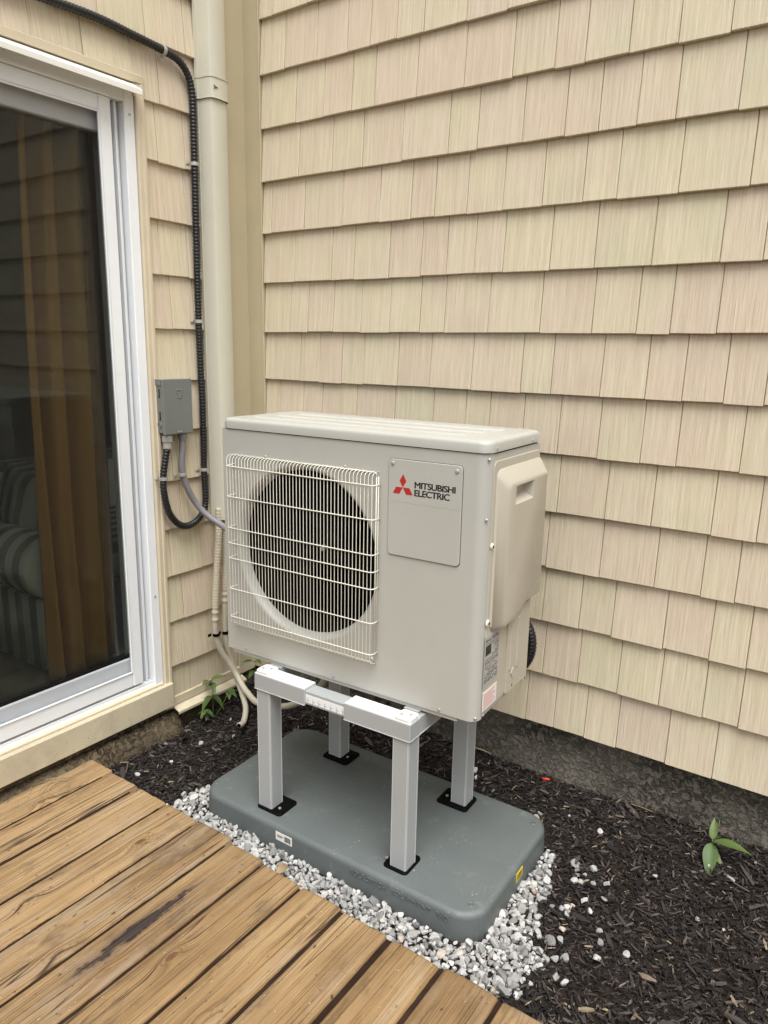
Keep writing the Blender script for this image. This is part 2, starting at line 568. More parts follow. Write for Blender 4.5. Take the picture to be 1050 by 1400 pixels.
def spline(pts, step=0.01):
    """Catmull-Rom through pts, resampled evenly"""
    P = [np.array(p, float) for p in pts]
    P = [2 * P[0] - P[1]] + P + [2 * P[-1] - P[-2]]
    dense = []
    for i in range(1, len(P) - 2):
        for k in range(24):
            t = k / 24
            a, b, c, d = P[i - 1], P[i], P[i + 1], P[i + 2]
            dense.append(0.5 * ((2 * b) + (-a + c) * t + (2 * a - 5 * b + 4 * c - d) * t * t + (-a + 3 * b - 3 * c + d) * t ** 3))
    dense.append(P[-2])
    dense = np.array(dense)
    L = np.concatenate([[0], np.cumsum(np.linalg.norm(np.diff(dense, axis=0), axis=1))])
    m = max(2, int(L[-1] / step) + 1)
    s = np.linspace(0, L[-1], m)
    return np.stack([np.interp(s, L, dense[:, i]) for i in range(3)], 1), L[-1]


def empty(name, loc=(0, 0, 0), rz=0.0, parent=None):
    o = bpy.data.objects.new(name, None)
    o.empty_display_size = 0.05
    C.objects.link(o)
    o.location = loc
    o.rotation_euler = (0, 0, rz)
    if parent is not None:
        o.parent = parent
    return o


def tag(o, label, cat=None, group=None, kind=None):
    if label:
        o['label'] = label
    if cat:
        o['category'] = cat
    if group:
        o['group'] = group
    if kind:
        o['kind'] = kind
    return o


def struct(o):
    o['kind'] = 'structure'
    return o


def text_mesh(body, x0, z0, width, height, depth=0.0006, offset=0.0, spacing=1.0):
    """flat lettering in local XZ (reads towards -Y), fitted to a box"""
    cu = bpy.data.curves.new('lettering', 'FONT')
    cu.body = body
    cu.offset = offset
    cu.space_character = spacing
    cu.extrude = 0.0
    cu.resolution_u = 4
    ob = bpy.data.objects.new('tmp', cu)
    C.objects.link(ob)
    dg = bpy.context.evaluated_depsgraph_get()
    me = bpy.data.meshes.new_from_object(ob.evaluated_get(dg))
    bpy.data.objects.remove(ob)
    co = np.array([v.co[:] for v in me.vertices])
    mn, mx = co.min(0), co.max(0)
    me2 = bpy.data.meshes.new('lettering')
    vs = [(x0 + (p[0] - mn[0]) / (mx[0] - mn[0]) * width, 0.0, z0 + (p[1] - mn[1]) / (mx[1] - mn[1]) * height) for p in co]
    fs = [tuple(p.vertices) for p in me.polygons]
    # give it thickness
    es = {}
    for f in fs:
        for i in range(len(f)):
            e = (f[i], f[(i + 1) % len(f)])
            es[e] = es.get(e, 0) + 1
    n = len(vs)
    V2 = vs + [(p[0], -depth, p[2]) for p in vs]
    F2 = [tuple(i + n for i in f) for f in fs]
    for (i, j) in es:
        if (j, i) not in es:
            F2.append((i, j, j + n, i + n))
    me2.from_pydata(V2, [], F2)
    me2.update()
    return me2


def hit(px, py, axis, val):
    """where the line of sight through a photo point meets the plane axis = val (survey of the photo)"""
    d = _f * FPX + _r2 * (px - 525) - _u2 * (py - 700)
    t = (val - CAM[axis]) / d[axis]
    return CAM + t * d


# ================================================================== THE HOUSE
H = 0.178                      # exposure of a shingle course
house = empty('house', (0, 0, -1.5))
tag(house, 'beige shingle-sided house corner with sliding patio door and concrete foundation', 'house')
HP = Vector((0, 0, 1.5))       # children are placed relative to the house's base


def hbuild(mb, name, mat, parent=None, **kw):
    """build a part of the house from world coordinates"""
    mb.v = [(p[0], p[1], p[2] + 1.5) for p in mb.v]
    return mb.build(name, mat, house if parent is None else parent, **kw)


# photographed joints (x, y of the bottom end of each joint) per course of the right-hand wall
def z3(ox, oy, s, pts):
    return [(ox + a / s, oy + b / s) for a, b in pts]


J = {
    6: z3(350, 0, 3, [(72, 62), (215, 12)]),
    5: z3(350, 0, 3, [(37, 303), (122, 283), (253, 247), (378, 214), (474, 190), (582, 162), (692, 133), (868, 88), (1036, 40)]),
    4: z3(350, 0, 3, [(62, 521), (167, 498), (281, 478), (396, 454), (490, 434), (662, 399), (858, 356)]) + z3(700, 0, 3, [(5, 318), (178, 281), (303, 254), (482, 216), (685, 178), (900, 133)]),
    3: z3(350, 0, 3, [(95, 738), (180, 725), (316, 708), (440, 688), (602, 661), (792, 634), (910, 615)]) + z3(700, 0, 3, [(45, 588), (218, 560), (356, 540), (514, 517), (673, 494), (930, 456)]),
    2: z3(350, 260, 3, [(68, 172), (202, 160), (356, 146), (509, 130), (638, 118), (735, 107), (867, 93), (1015, 80)]) + z3(700, 260, 3, [(126, 64), (292, 46), (432, 33), (684, 9), (977, -16)]),
    1: z3(350, 260, 3, [(162, 382), (313, 376), (405, 371), (547, 365), (678, 358), (782, 352), (897, 346), (1015, 341)]) + z3(700, 260, 3, [(156, 328), (338, 320), (574, 309), (854, 296), (1030, 288)]),
    0: z3(350, 260, 3, [(146, 588), (217, 588), (320, 590), (433, 590), (550, 590), (673, 591), (773, 591), (953, 588)]) + z3(700, 260, 3, [(115, 585), (328, 585), (511, 584), (648, 585), (840, 586)]),
    -1: z3(350, 260, 3, [(85, 785), (184, 792), (263, 796), (353, 802), (441, 805), (582, 811), (714, 820), (884, 827)]) + z3(700, 260, 3, [(36, 834), (160, 840), (362, 849), (546, 858), (697, 864), (866, 874), (1033, 882)]),
    -2: z3(350, 260, 3, [(100, 850), (195, 860), (273, 860), (412, 880), (570, 880), (728, 880), (860, 890), (960, 890)]) + z3(700, 260, 3, [(50, 900)]) + z3(720, 540, 3.182, [(134, 260), (308, 274), (495, 292), (650, 306), (926, 329)]),
    -3: z3(720, 540, 3.182, [(132, 512), (340, 542), (542, 570), (802, 603)]),
    -4: z3(720, 540, 3.182, [(85, 738), (318, 785), (555, 830), (757, 867)]) + z3(720, 800, 3.182, [(905, 68)]),
    -5: z3(720, 800, 3.182, [(228, 184), (370, 218), (592, 272), (793, 318), (955, 356)]),
    -6: z3(720, 800, 3.182, [(72, 374), (223, 416), (395, 466), (575, 516), (763, 570), (920, 611)]),
    -7: z3(700, 880, 3, [(58, 303)]) + z3(720, 800, 3.182, [(118, 615), (250, 665), (388, 708), (602, 773), (806, 838)]),
}
JL = {
    4: [(38, 30), (110, 45), (177, 60), (217, 141)], 5: [(131, 12), (196, 40), (251, 68)], 3: [(214.4, 219.7)], 2: [(201.4, 296.8), (253, 306.6)],
    1: [(219.4, 374.4), (257.6, 379)], 0: [(235, 450), (265.8, 451.5)], -1: [(254, 490)], -2: [(243, 560)], -3: [(235, 652), (270, 640)],
    -4: [(248, 715)], -5: [(234, 785)], -6: [(250.5, 843)], -7: [(248.7, 903)], -8: [(262, 925)],
}


def shingle_mesh(w, h, t, tilt, cut):
    """one moulded shingle: butt end proud, thinner towards the top, edges eased"""
    e = 0.0016
    yb, yt = -t, -0.0060
    x0, x1 = 0.0, w
    zb0, zb1 = cut, cut + tilt
    vs = [(x0 + e, yb, zb0 + e), (x1 - e, yb, zb1 + e), (x1 - e, yt, h), (x0 + e, yt, h),         # face
          (x0, yb + e, zb0 + e), (x1, yb + e, zb1 + e), (x1, yt + e, h), (x0, yt + e, h),         # eased side
          (x0 + e, yb + e, zb0), (x1 - e, yb + e, zb1),                                            # eased butt
          (x0, 0.004, zb0 + e), (x1, 0.004, zb1 + e), (x1, 0.004, h), (x0, 0.004, h), (x0 + e, 0.004, zb0), (x1 - e, 0.004, zb1)]
    fs = [(0, 1, 2, 3), (0, 3, 7, 4), (1, 5, 6, 2), (0, 8, 9, 1), (4, 8, 0), (1, 9, 5),
          (4, 7, 13, 10), (5, 11, 12, 6), (8, 14, 15, 9), (4, 10, 14, 8), (5, 9, 15, 11), (3, 2, 6, 12, 13, 7)]
    me = bpy.data.meshes.new('shingle')
    me.from_pydata(vs, [], fs)
    me.update()
    me.materials.append(M['siding'])
    return me


def course(parent, k, u0, u1, joints, loose, rot, ztop=None, base=None):
    """one course of shingles from u0 to u1 along the wall; joints: known joint positions"""
    js = sorted(j for j in joints if u0 + 0.02 < j < u1 - 0.03)
    edges = [u0]
    rnd = random.Random(k * 31 + (7 if rot else 0))
    for j in js + [u1]:
        while j - edges[-1] > 0.26 and not (js and edges[-1] >= js[0] - 1e-6 and j <= js[-1] and edges[-1] > u0):
            stepw = rnd.uniform(0.10, 0.205)
            if j - edges[-1] - stepw < 0.07:
                break
            edges.append(edges[-1] + stepw)
        edges.append(j)
    for i in range(len(edges) - 1):
        a, b = edges[i] + 0.0008, edges[i + 1] - 0.0008
        w = b - a
        if w < 0.012:
            continue
        t = rnd.uniform(0.0190, 0.0230)
        tilt = rnd.uniform(-0.0012, 0.0012)
        cut = rnd.choice((0, 0, 0.001, 0.002, -0.0015))
        hh = H + 0.012
        if ztop is not None:
            hh = min(hh, ztop - k * H)
        zb = k * H
        if base is not None and zb < base:
            hh -= base - zb
            zb = base
            cut = tilt = 0
            t = 0.011
        me = shingle_mesh(w, hh, t, tilt, cut)
        loose.append((me, a, zb, (b > -1) and True))


# ---- right-hand wall (plane y = 0), backing panel first
mb = MB()
mb.box((0.0, 0.0005, -1.245), (4.2, 0.12, 1.9))
wall_r = hbuild(mb, 'shingled_wall', 'siding')
wall_r['label'] = 'long shingled wall behind the heat pump'
loose = []
XR0, XR1 = 0.1025, 4.2
for k in range(-7, 11):
    js = [float(hit(px, py, 1, -0.012)[0]) for px, py in J.get(k, [])]
    course(wall_r, k, XR0, XR1, js, loose, False)


def in_view(p):
    d = np.array(p) - CAM
    z = d @ _f
    if z < 0.05:
        return False
    x = 525 + FPX * (d @ _r2) / z
    y = 700 - FPX * (d @ _u2) / z
    return -60 < x < 1110 and -60 < y < 1460


far = MB()
cnt = 0
for me, a, zb, _ in loose:
    w = max(v.co.x for v in me.vertices)
    if in_view((a, 0, zb + 0.1)) or in_view((a + w, 0, zb + 0.1)):
        o = mk('shingle', me, None, wall_r)
        o.location = (a, 0, zb + 1.5)
        cnt += 1
    else:
        far.add([(v.co.x + a, v.co.y, v.co.z + zb + 1.5) for v in me.vertices], [tuple(p.vertices) for p in me.polygons])
        bpy.data.meshes.remove(me)
o = far.build('shingle_run', 'siding', wall_r)
o['kind'] = 'stuff'
print('right wall shingles', cnt)

# ---- left-hand wall (plane x = 0): beside and above the door
YD = -0.463                    # edge of the door's trim
mb = MB()
mb.box((-0.12, YD - 0.02, -1.41), (-0.0005, 0.0, 1.9))
mb.box((-0.12, -3.6, 0.74), (-0.0005, YD - 0.02, 1.9))
mb.box((-0.12, -3.6, -1.41), (-0.0005, -2.5, 0.74))
wall_l = hbuild(mb, 'shingled_wall', 'siding')
wall_l['label'] = 'narrow shingled wall beside the patio door'
loose = []
for k in range(-8, 10):
    js = [float(hit(px, py, 0, 0.012)[1]) for px, py in JL.get(k, [])]
    u0 = YD - 0.003 if k < 4 else -2.4
    course(wall_l, k, u0, -0.1135, js, loose, True, base=-1.405 if k == -8 else (0.774 if k == 4 else None) if False else (-1.405 if k == -8 else None))
far = MB()
for me, a, zb, _ in loose:
    w = max(v.co.x for v in me.vertices)
    if zb < 0.76 and a + w < YD - 0.001:
        # shingles over the door head are cut to the head trim
        for v in me.vertices:
            v.co.z = max(v.co.z, 0.774 - zb)
    if in_view((0, a, zb + 0.1)) or in_view((0, a + w, zb + 0.1)):
        o = mk('shingle', me, None, wall_l)
        o.location = (0, a, zb + 1.5)
        o.rotation_euler = (0, 0, R(90))
    else:
        far.add([(-v.co.y, v.co.x + a, v.co.z + zb + 1.5) for v in me.vertices], [tuple(p.vertices) for p in me.polygons])
        bpy.data.meshes.remove(me)
o = far.build('shingle_run', 'siding', wall_l)
o['kind'] = 'stuff'

# ---- inside corner post: two flanges with receiving lips
mb = MB()
prof = [(0.001, -0.112), (0.021, -0.112), (0.021, -0.107), (0.0165, -0.104), (0.0165, -0.0175), (0.093, -0.0175), (0.096, -0.022), (0.101, -0.022), (0.101, -0.001), (0.001, -0.001)]
mb.loft([[(x, y, z) for x, y in prof] for z in (-1.40, 1.9)])
hbuild(mb, 'corner_post', 'post', bevel=0.0015, seg=2)
mb = MB()
mb.cyl((0.0165, -0.05, 0.34), (1, 0, 0), 0.0025, 0.0012, 8)
mb.cyl((0.06, -0.0175, 0.375), (0, -1, 0), 0.0025, 0.0012, 8)
hbuild(mb, 'nail_head', 'steel')

# ---- foundation
def rough_panel(p0, p1, zlo, zhi, nrm, seed, amp=0.006, step=0.02, depth=0.3):
    """subdivided wall face with real unevenness, plus thickness behind"""
    p0, p1 = np.array(p0), np.array(p1)
    L = np.linalg.norm(p1 - p0)
    nu, nz = int(L / step), max(2, int((zhi - zlo) / step))
    vs, fs = [], []
    for i in range(nu + 1):
        for j in range(nz + 1):
            q = p0 + (p1 - p0) * i / nu
            z = zlo + (zhi - zlo) * j / nz
            d = (mnoise.noise(Vector((q[0] * 9 + seed, q[1] * 9, z * 9))) + 0.6 * mnoise.noise(Vector((q[0] * 31 + seed, q[1] * 31, z * 31)))) * amp
            vs.append((q[0] + nrm[0] * d, q[1] + nrm[1] * d, z))
    for i in range(nu):
        for j in range(nz):
            a = i * (nz + 1) + j
            fs.append((a, a + nz + 1, a + nz + 2, a + 1))
    return vs, fs


mb = MB()
mb.add(*rough_panel((-0.05, 0.03), (4.2, 0.03), -1.75, -1.2, (0, -1), 3))
mb.box((-0.05, 0.04, -1.75), (4.2, 0.3, -1.2))
hbuild(mb, 'foundation', 'concrete', smooth=True)
mb = MB()
mb.add(*rough_panel((0.004, -3.6), (0.004, 0.03), -1.75, -1.37, (1, 0), 8, 0.005))
mb.box((-0.3, -3.6, -1.75), (-0.01, 0.03, -1.37))
# the footing's rough ledge
led = []
for i in range(40):
    y = -3.0 + i * (2.55 / 39)
    wv = 0.028 + 0.012 * mnoise.noise(Vector((y * 6, 0, 4)))
    led.append([(0.0, y, -1.425), (wv, y, -1.445 - 0.006 * mnoise.noise(Vector((y * 9, 1, 0)))), (wv + 0.03, y, -1.50), (wv + 0.035, y, -1.6), (0.0, y, -1.6)])
mb.loft(led)
hbuild(mb, 'foundation', 'slab', smooth=True)

# ---- trim strip and flashing below the narrow wall
mb = MB()
mb.box((0.0, -0.462, -1.407), (0.017, -0.02, -1.372), 0.002)
hbuild(mb, 'trim_strip', 'trim')
mb = MB()
mb.loft([[(0.0, y, -1.409), (0.014, y, -1.409), (0.046, y, -1.4235), (0.046, y, -1.434), (0.043, y, -1.434), (0.043, y, -1.4255), (0.0, y, -1.412)] for y in (-0.458, -0.10)])
hbuild(mb, 'flashing', 'sill', bevel=0.0008)

# ---- sliding patio door
D0 = -2.5
door = MB()
door.box((-0.10, -0.534, -1.30), (0.012, -0.4955, 0.7285), 0.003)                 # right jamb
door.box((-0.10, D0, 0.690), (0.012, -0.534, 0.7285), 0.002)                     # head jamb
door.box((-0.10, D0, -1.30), (-0.004, D0 + 0.05, 0.69), 0.002)
door = hbuild(door, 'patio_door', 'white')
door['label'] = 'white sliding patio door with insect screen'
# track channel between jamb and screen (ribs)
mb = MB()
mb.box((-0.10, -0.576, -1.285), (-0.05, -0.5345, 0.6895))
for yy in (-0.566, -0.5535, -0.542):
    mb.box((-0.05, yy - 0.003, -1.272), (-0.018 if yy != -0.5535 else -0.008, yy + 0.003, 0.689), 0.001)
hbuild(mb, 'door_track', 'white', door)
# screen frame: stile, top and bottom rail with a raised inner bead
def rail(a, b, ch=0.003):
    m = MB()
    m.box(a, b, ch)
    return m


sx0, sx1 = -0.012, 0.006
o = hbuild(rail((sx0, -0.621, -1.266), (sx1, -0.578, 0.6895)), 'screen_stile', 'white', door)
hbuild(rail((sx0 + 0.002, D0, 0.643), (sx1 - 0.001, -0.6215, 0.689)), 'screen_rail', 'white', door)
hbuild(rail((sx0 + 0.002, D0, -1.2655), (sx1 - 0.001, -0.6215, -1.212)), 'screen_rail', 'white', door)
mb = MB()
mb.box((sx1 - 0.002, -0.6275, -1.212), (sx1 + 0.003, -0.6217, 0.643), 0.0015)
mb.box((sx1 - 0.002, D0, -1.2125), (sx1 + 0.003, -0.6277, -1.2065), 0.0015)
mb.box((sx1 - 0.002, D0, 0.637), (sx1 + 0.003, -0.6277, 0.6430), 0.0015)
hbuild(mb, 'screen_bead', 'white', door)
mb = MB()
mb.box((-0.0045, D0, -1.215), (-0.0040, -0.62, 0.645))
hbuild(mb, 'screen_mesh', 'screen', door)
# glazed leaf behind the screen
hbuild(rail((-0.062, D0, -1.27), (-0.022, -0.56, -1.168)), 'sash_rail', 'white', door)
hbuild(rail((-0.062, D0, 0.590), (-0.022, -0.56, 0.69)), 'sash_rail', 'white', door)
hbuild(rail((-0.062, -0.592, -1.168), (-0.022, -0.56, 0.59)), 'sash_stile', 'white', door)
mb = MB()
mb.box((-0.045, D0, -1.17), (-0.040, -0.59, 0.592))
hbuild(mb, 'glass_pane', 'glass', door)
mb = MB()
mb.box((-0.040, D0, -1.168), (-0.030, -0.5925, -1.158), 0.001)
hbuild(mb, 'glazing_gasket', 'black', door)
# sill: threshold ribs and the clad face
mb = MB()
mb.box((-0.10, D0, -1.33), (0.004, -0.498, -1.2865), 0.002)
for xx in (-0.016, 0.0):
    mb.box((xx - 0.002, D0, -1.2866), (xx + 0.002, -0.536, -1.274), 0.0008)
hbuild(mb, 'threshold', 'white', door)
mb = MB()
mb.box((-0.02, D0 - 0.3, -1.399), (0.034, -0.4655, -1.302), 0.004)
hbuild(mb, 'sill_cladding', 'sill')
mb = MB()
mb.box((-0.02, D0, -1.3025), (0.018, -0.50, -1.2935), 0.002)
hbuild(mb, 'sill_lip', 'trim')
# head: drip cap and trim, jamb trim
mb = MB()
mb.loft([[(-0.001, y, 0.752), (0.012, y, 0.750), (0.064, y, 0.722), (0.064, y, 0.705), (0.061, y, 0.705), (0.060, y, 0.719), (-0.001, y, 0.731)] for y in (D0, -0.500)])
hbuild(mb, 'drip_cap', 'cap', bevel=0.001)
mb = MB()
mb.loft([[(0.0, y, 0.7525), (0.024, y, 0.7515), (0.026, y, 0.774), (0.02, y, 0.777), (0.0, y, 0.777)] for y in (D0, -0.4645)])
hbuild(mb, 'door_trim', 'trim', bevel=0.001)
mb = MB()
mb.loft([[(0.0, -0.4952, z), (0.018, -0.4952, z), (0.022, -0.4915, z), (0.022, -0.478, z), (0.0255, -0.4755, z), (0.0255, -0.466, z), (0.022, -0.4645, z), (0.0, -0.4645, z)] for z in (-1.41, 0.7505)])
hbuild(mb, 'door_trim', 'trim', bevel=0.0008)
mb = MB()
for z in (0.655, -0.95):
    mb.cyl((0.0125, -0.515, z), (1, 0, 0), 0.004, 0.002, 10)
hbuild(mb, 'screw', 'steel', door)

# ================================================================== ROOM BEHIND THE GLASS
mb = MB()
mb.box((-4.5, -3.6, -1.30), (-0.121, 0.6, -1.225))
struct(mb.build('room_floor', 'carpet'))
mb = MB()
mb.box((-4.6, -3.7, -1.3), (-4.5, 0.7, 1.35))
mb.box((-4.5, 0.6, -1.3), (-0.121, 0.7, 1.35))
mb.box((-4.5, -3.7, -1.3), (-0.121, -3.6, 1.35))
struct(mb.build('room_wall', 'room'))
mb = MB()
mb.box((-4.6, -3.7, 1.35), (-0.121, 0.7, 1.45))
struct(mb.build('room_ceiling', 'room'))

# sofa: arm nearest the glass faces the camera
sofa = empty('sofa', (-0.2, -0.84, -1.225))
tag(sofa, 'grey striped rolled-arm sofa behind the glass', 'sofa')


def arm_profile(n=20):
    pts = [(0.02, 0.03), (0.02, 0.29)]
    for i in range(n + 1):
        a = R(250 - 290 * i / n)
        pts.append((0.075 + 0.105 * math.cos(a), 0.40 + 0.112 * math.sin(a)))
    pts += [(0.17, 0.30), (0.17, 0.03)]
    return pts


def puffed(mb_rings, name, parent, bevel=0.02):
    pass


ap = arm_profile()
mb = MB()
rings = []
for x, s in ((-0.004, 0.93), (-0.018, 0.985), (-0.03, 1.0), (-0.92, 1.0), (-0.95, 0.96)):
    rings.append([(x, 0.085 + (p[0] - 0.085) * s, 0.30 + (p[1] - 0.30) * s) for p in ap])
mb.loft(rings)
mb.build('arm', 'stripes', sofa, smooth=True)
mb2 = MB()
mb2.loft([[(x, p[0] + 1.75, p[1]) for p in ap] for x in (0.0, -0.95)])
mb2.build('arm', 'stripes', sofa, smooth=True)
mb = MB()
mb.box((-0.93, 0.17, 0.05), (-0.05, 1.76, 0.26), 0.03)
mb.build('seat_base', 'stripes', sofa)
mb = MB()
mb.box((-0.72, 0.175, 0.262), (-0.03, 0.96, 0.42), 0.05)
mb.build('seat_cushion', 'stripes', sofa, bevel=0.02, seg=3)
mb = MB()
mb.box((-1.0, 0.10, 0.05), (-0.74, 1.80, 0.66), 0.08)
mb.build('backrest', 'stripes', sofa, bevel=0.02, seg=3)


def pillow(name, label, loc, rot, sx, sy, sz):
    p = MB()
    n = 12
    vs, fs = [], []
    for side in (1, -1):
        for i in range(n + 1):
            for j in range(n + 1):
                a, b = i / n * 2 - 1, j / n * 2 - 1
                e = max(0, (1 - a ** 4) * (1 - b ** 4)) ** 0.4
                k = 1 - 0.06 * (a * a * b * b)
                vs.append((a * sx / 2 * k, side * e * sy / 2, b * sz / 2 * k))
    m = (n + 1) ** 2
    for s in range(2):
        for i in range(n):
            for j in range(n):
                a = s * m + i * (n + 1) + j
                q = (a, a + n + 1, a + n + 2, a + 1)
                fs.append(q if s == 0 else q[::-1])
    p.add(vs, fs)
    o = p.build(name, 'stripes', None, smooth=True)
    o.location = loc
    o.rotation_euler = rot
    tag(o, label, 'cushion', 'cushions on the sofa')
    return o


pillow('cushion', 'striped cushion propped up on the sofa above its arm', (-0.62, -0.60, -0.66), (R(-14), R(4), R(-12)), 0.40, 0.17, 0.27)
pillow('cushion', 'small striped cushion lower down beside the curtain edge', (-0.40, -0.61, -0.74), (R(-20), R(-6), R(-20)), 0.26, 0.15, 0.20)

# curtain: gathered folds hanging inside the glass
cur = MB()
nz_, nu_ = 40, 110
vs, fs = [], []
for j in range(nz_ + 1):
    t = j / nz_
    z = 0.95 + (-1.215 - 0.95) * t
    yl = -0.80 - 0.045 * t - 0.02 * math.sin(t * 3)
    yr = -0.500 - 0.050 * t
    for i in range(nu_ + 1):
        s = i / nu_
        y = yl + (yr - yl) * s
        ph = s * 2 * math.pi * 3.3 + 0.5 * math.sin(t * 4) + 0.4
        am = 0.042 + 0.014 * math.sin(s * 9 + 1)
        x = -0.155 - 0.07 * max(0.0, s - 0.62) / 0.38 + am * math.sin(ph) + 0.012 * math.sin(ph * 2 + 1 + t * 2) + 0.006 * mnoise.noise(Vector((s * 8, t * 6, 2)))
        vs.append((x, y, z + (0.006 * math.sin(ph) if j == nz_ else 0)))
for j in range(nz_):
    for i in range(nu_):
        a = j * (nu_ + 1) + i
        fs.append((a, a + nu_ + 1, a + nu_ + 2, a + 1))
cur.add(vs, fs)
o = cur.build('curtain', 'curtain', None, smooth=True)
md = o.modifiers.new('thick', 'SOLIDIFY'); md.thickness = 0.003
tag(o, 'golden brown curtain hanging in folds behind the door glass', 'curtain')

# ================================================================== GROUND
DECK_Z = -1.45
PADX0, PADX1, PADY0, PADY1 = 0.476, 1.464, -0.737, -0.226


def ground_z(x, y):
    z = -1.506
    z += 0.047 * max(0.0, min(1.0, (y + 0.34) / 0.34)) ** 1.2
    z += 0.02 * max(0.0, min(1.0, (x - 1.55) / 0.5)) * max(0.0, min(1.0, (y + 0.95) / 0.2))
    z += 0.010 * mnoise.noise(Vector((x * 3.1, y * 3.1, 0.3))) + 0.005 * mnoise.noise(Vector((x * 9, y * 9, 5)))
    if y < -0.87:
        z = min(z, -1.55)
    return z


xs = [-120, -30, -8, -2, -0.6] + list(np.linspace(-0.2, 3.2, 120)) + [4.5, 8, 20, 60, 120]
ys = [-120, -40, -12, -5, -3, -2] + list(np.linspace(-1.2, 0.1, 50)) + [0.6, 3, 12, 40, 120]
g = MB()
vs = []
for x in xs:
    for y in ys:
        near = -0.3 < x < 3.3 and -1.25 < y < 0.15
        vs.append((x, y, ground_z(x, y) if near else -1.56))
n = len(ys)
g.add(vs, [(i * n + j, (i + 1) * n + j, (i + 1) * n + j + 1, i * n + j + 1) for i in range(len(xs) - 1) for j in range(n - 1)])
struct(g.build('ground', 'soil', None, smooth=True))

# ---- bark mulch: one mass of slivers
def inside_gravel(x, y):
    """the strip of gravel round the front and right of the pad"""
    w = 0.018 * mnoise.noise(Vector((x * 13, y * 13, 1)))
    if 0.40 + w < x < 1.50 and -0.90 < y < PADY0 + 0.02:
        return y < -0.70 + (0.6 * (x - 0.40) if x < 0.45 else 1) 
    if 0.40 + w < x < PADX0 + 0.02 and y < -0.66 + w:
        return True
    # right side: narrow at the back, widening to the front
    if PADX1 - 0.05 < x:
        t = (y + 0.30) / -0.45
        if -0.05 < t < 1.32:
            lim = 1.490 + 0.075 * min(1, max(0, t * 1.6)) + 2 * w
            if t > 0.72:
                lim += 0.04
            if t > 1.05:
                lim -= (t - 1.05) * 0.45
            return x < lim
    return False


def on_pad(x, y, m=0.0):
    return PADX0 - m < x < PADX1 + m and PADY0 - m < y < PADY1 + m


def on_pad_round(x, y):
    if not on_pad(x, y, 0.004):
        return False
    dx_ = max(PADX0 + 0.07 - x, x - PADX1 + 0.07, 0.0)
    dy_ = max(PADY0 + 0.07 - y, y - PADY1 + 0.07, 0.0)
    return math.hypot(dx_, dy_) < 0.072


def slivers(n, seed, region, lmin, lmax, keep):
    rg = np.random.default_rng(seed)
    V, F = [], []
    k = 0
    tries = 0
    while k < n and tries < n * 6:
        tries += 1
        x = rg.uniform(region[0], region[1]); y = rg.uniform(region[2], region[3])
        if not keep(x, y):
            continue
        L = rg.uniform(lmin, lmax) * (0.6 + 0.8 * rg.random() ** 2)
        wd = L * rg.uniform(0.10, 0.30)
        th = min(0.006, wd * rg.uniform(0.25, 0.6))
        a = rg.uniform(0, 2 * math.pi)
        pt = rg.normal(0, 0.22)
        rl = rg.normal(0, 0.5)
        ca, sa, cp, sp_, cr, sr = math.cos(a), math.sin(a), math.cos(pt), math.sin(pt), math.cos(rl), math.sin(rl)
        ex = np.array([ca * cp, sa * cp, sp_])
        ey = np.array([-sa * cr + ca * sp_ * -sr, ca * cr + sa * sp_ * -sr, sr])
        ez = np.cross(ex, ey)
        z = ground_z(x, y) + rg.uniform(0.0, 0.013) + abs(sp_) * L * 0.3
        c0 = np.array([x, y, z])
        t1, t2 = rg.uniform(0.2, 0.8), rg.uniform(0.1, 0.7)
        bend = rg.normal(0, 0.05) * L
        loc = []
        for (u, ww) in ((-0.5, t1), (0.0, 1.0), (0.5, t2)):
            off = c0 + ex * (u * L) + ez * (bend if u == 0 else 0)
            loc += [off + ey * wd / 2 * ww + ez * th / 2, off - ey * wd / 2 * ww + ez * th / 2, off - ey * wd / 2 * ww - ez * th / 2, off + ey * wd / 2 * ww - ez * th / 2]
        b = len(V)
        V += loc
        for r in (0, 4):
            for i in range(4):
                j = (i + 1) % 4
                F.append((b + r + i, b + r + j, b + r + 4 + j, b + r + 4 + i))
        F.append((b + 3, b + 2, b + 1, b)); F.append((b + 8, b + 9, b + 10, b + 11))
        k += 1
    return V, F


def fast_mesh(name, V, F, mat, smooth=False):
    me = bpy.data.meshes.new(name)
    me.from_pydata([tuple(map(float, p)) for p in V], [], F)
    me.update()
    return mk(name, me, mat, None, smooth)


keep_m = lambda x, y: (not on_pad(x, y, -0.03)) and (not inside_gravel(x, y) or random.random() < 0.02) and not (x < 0.05 and y < -0.45)
V1, F1 = slivers(34000, 11, (0.02, 2.55, -0.90, 0.03), 0.010, 0.026, keep_m)
V2, F2 = slivers(900, 12, (0.02, 2.55, -0.90, 0.0), 0.030, 0.055, keep_m)
b = len(V1)
o = fast_mesh('bark_mulch', V1 + V2, F1 + [tuple(i + b for i in f) for f in F2], 'mulch')
tag(o, 'dark shredded bark mulch covering the bed along the walls', 'mulch', kind='stuff')

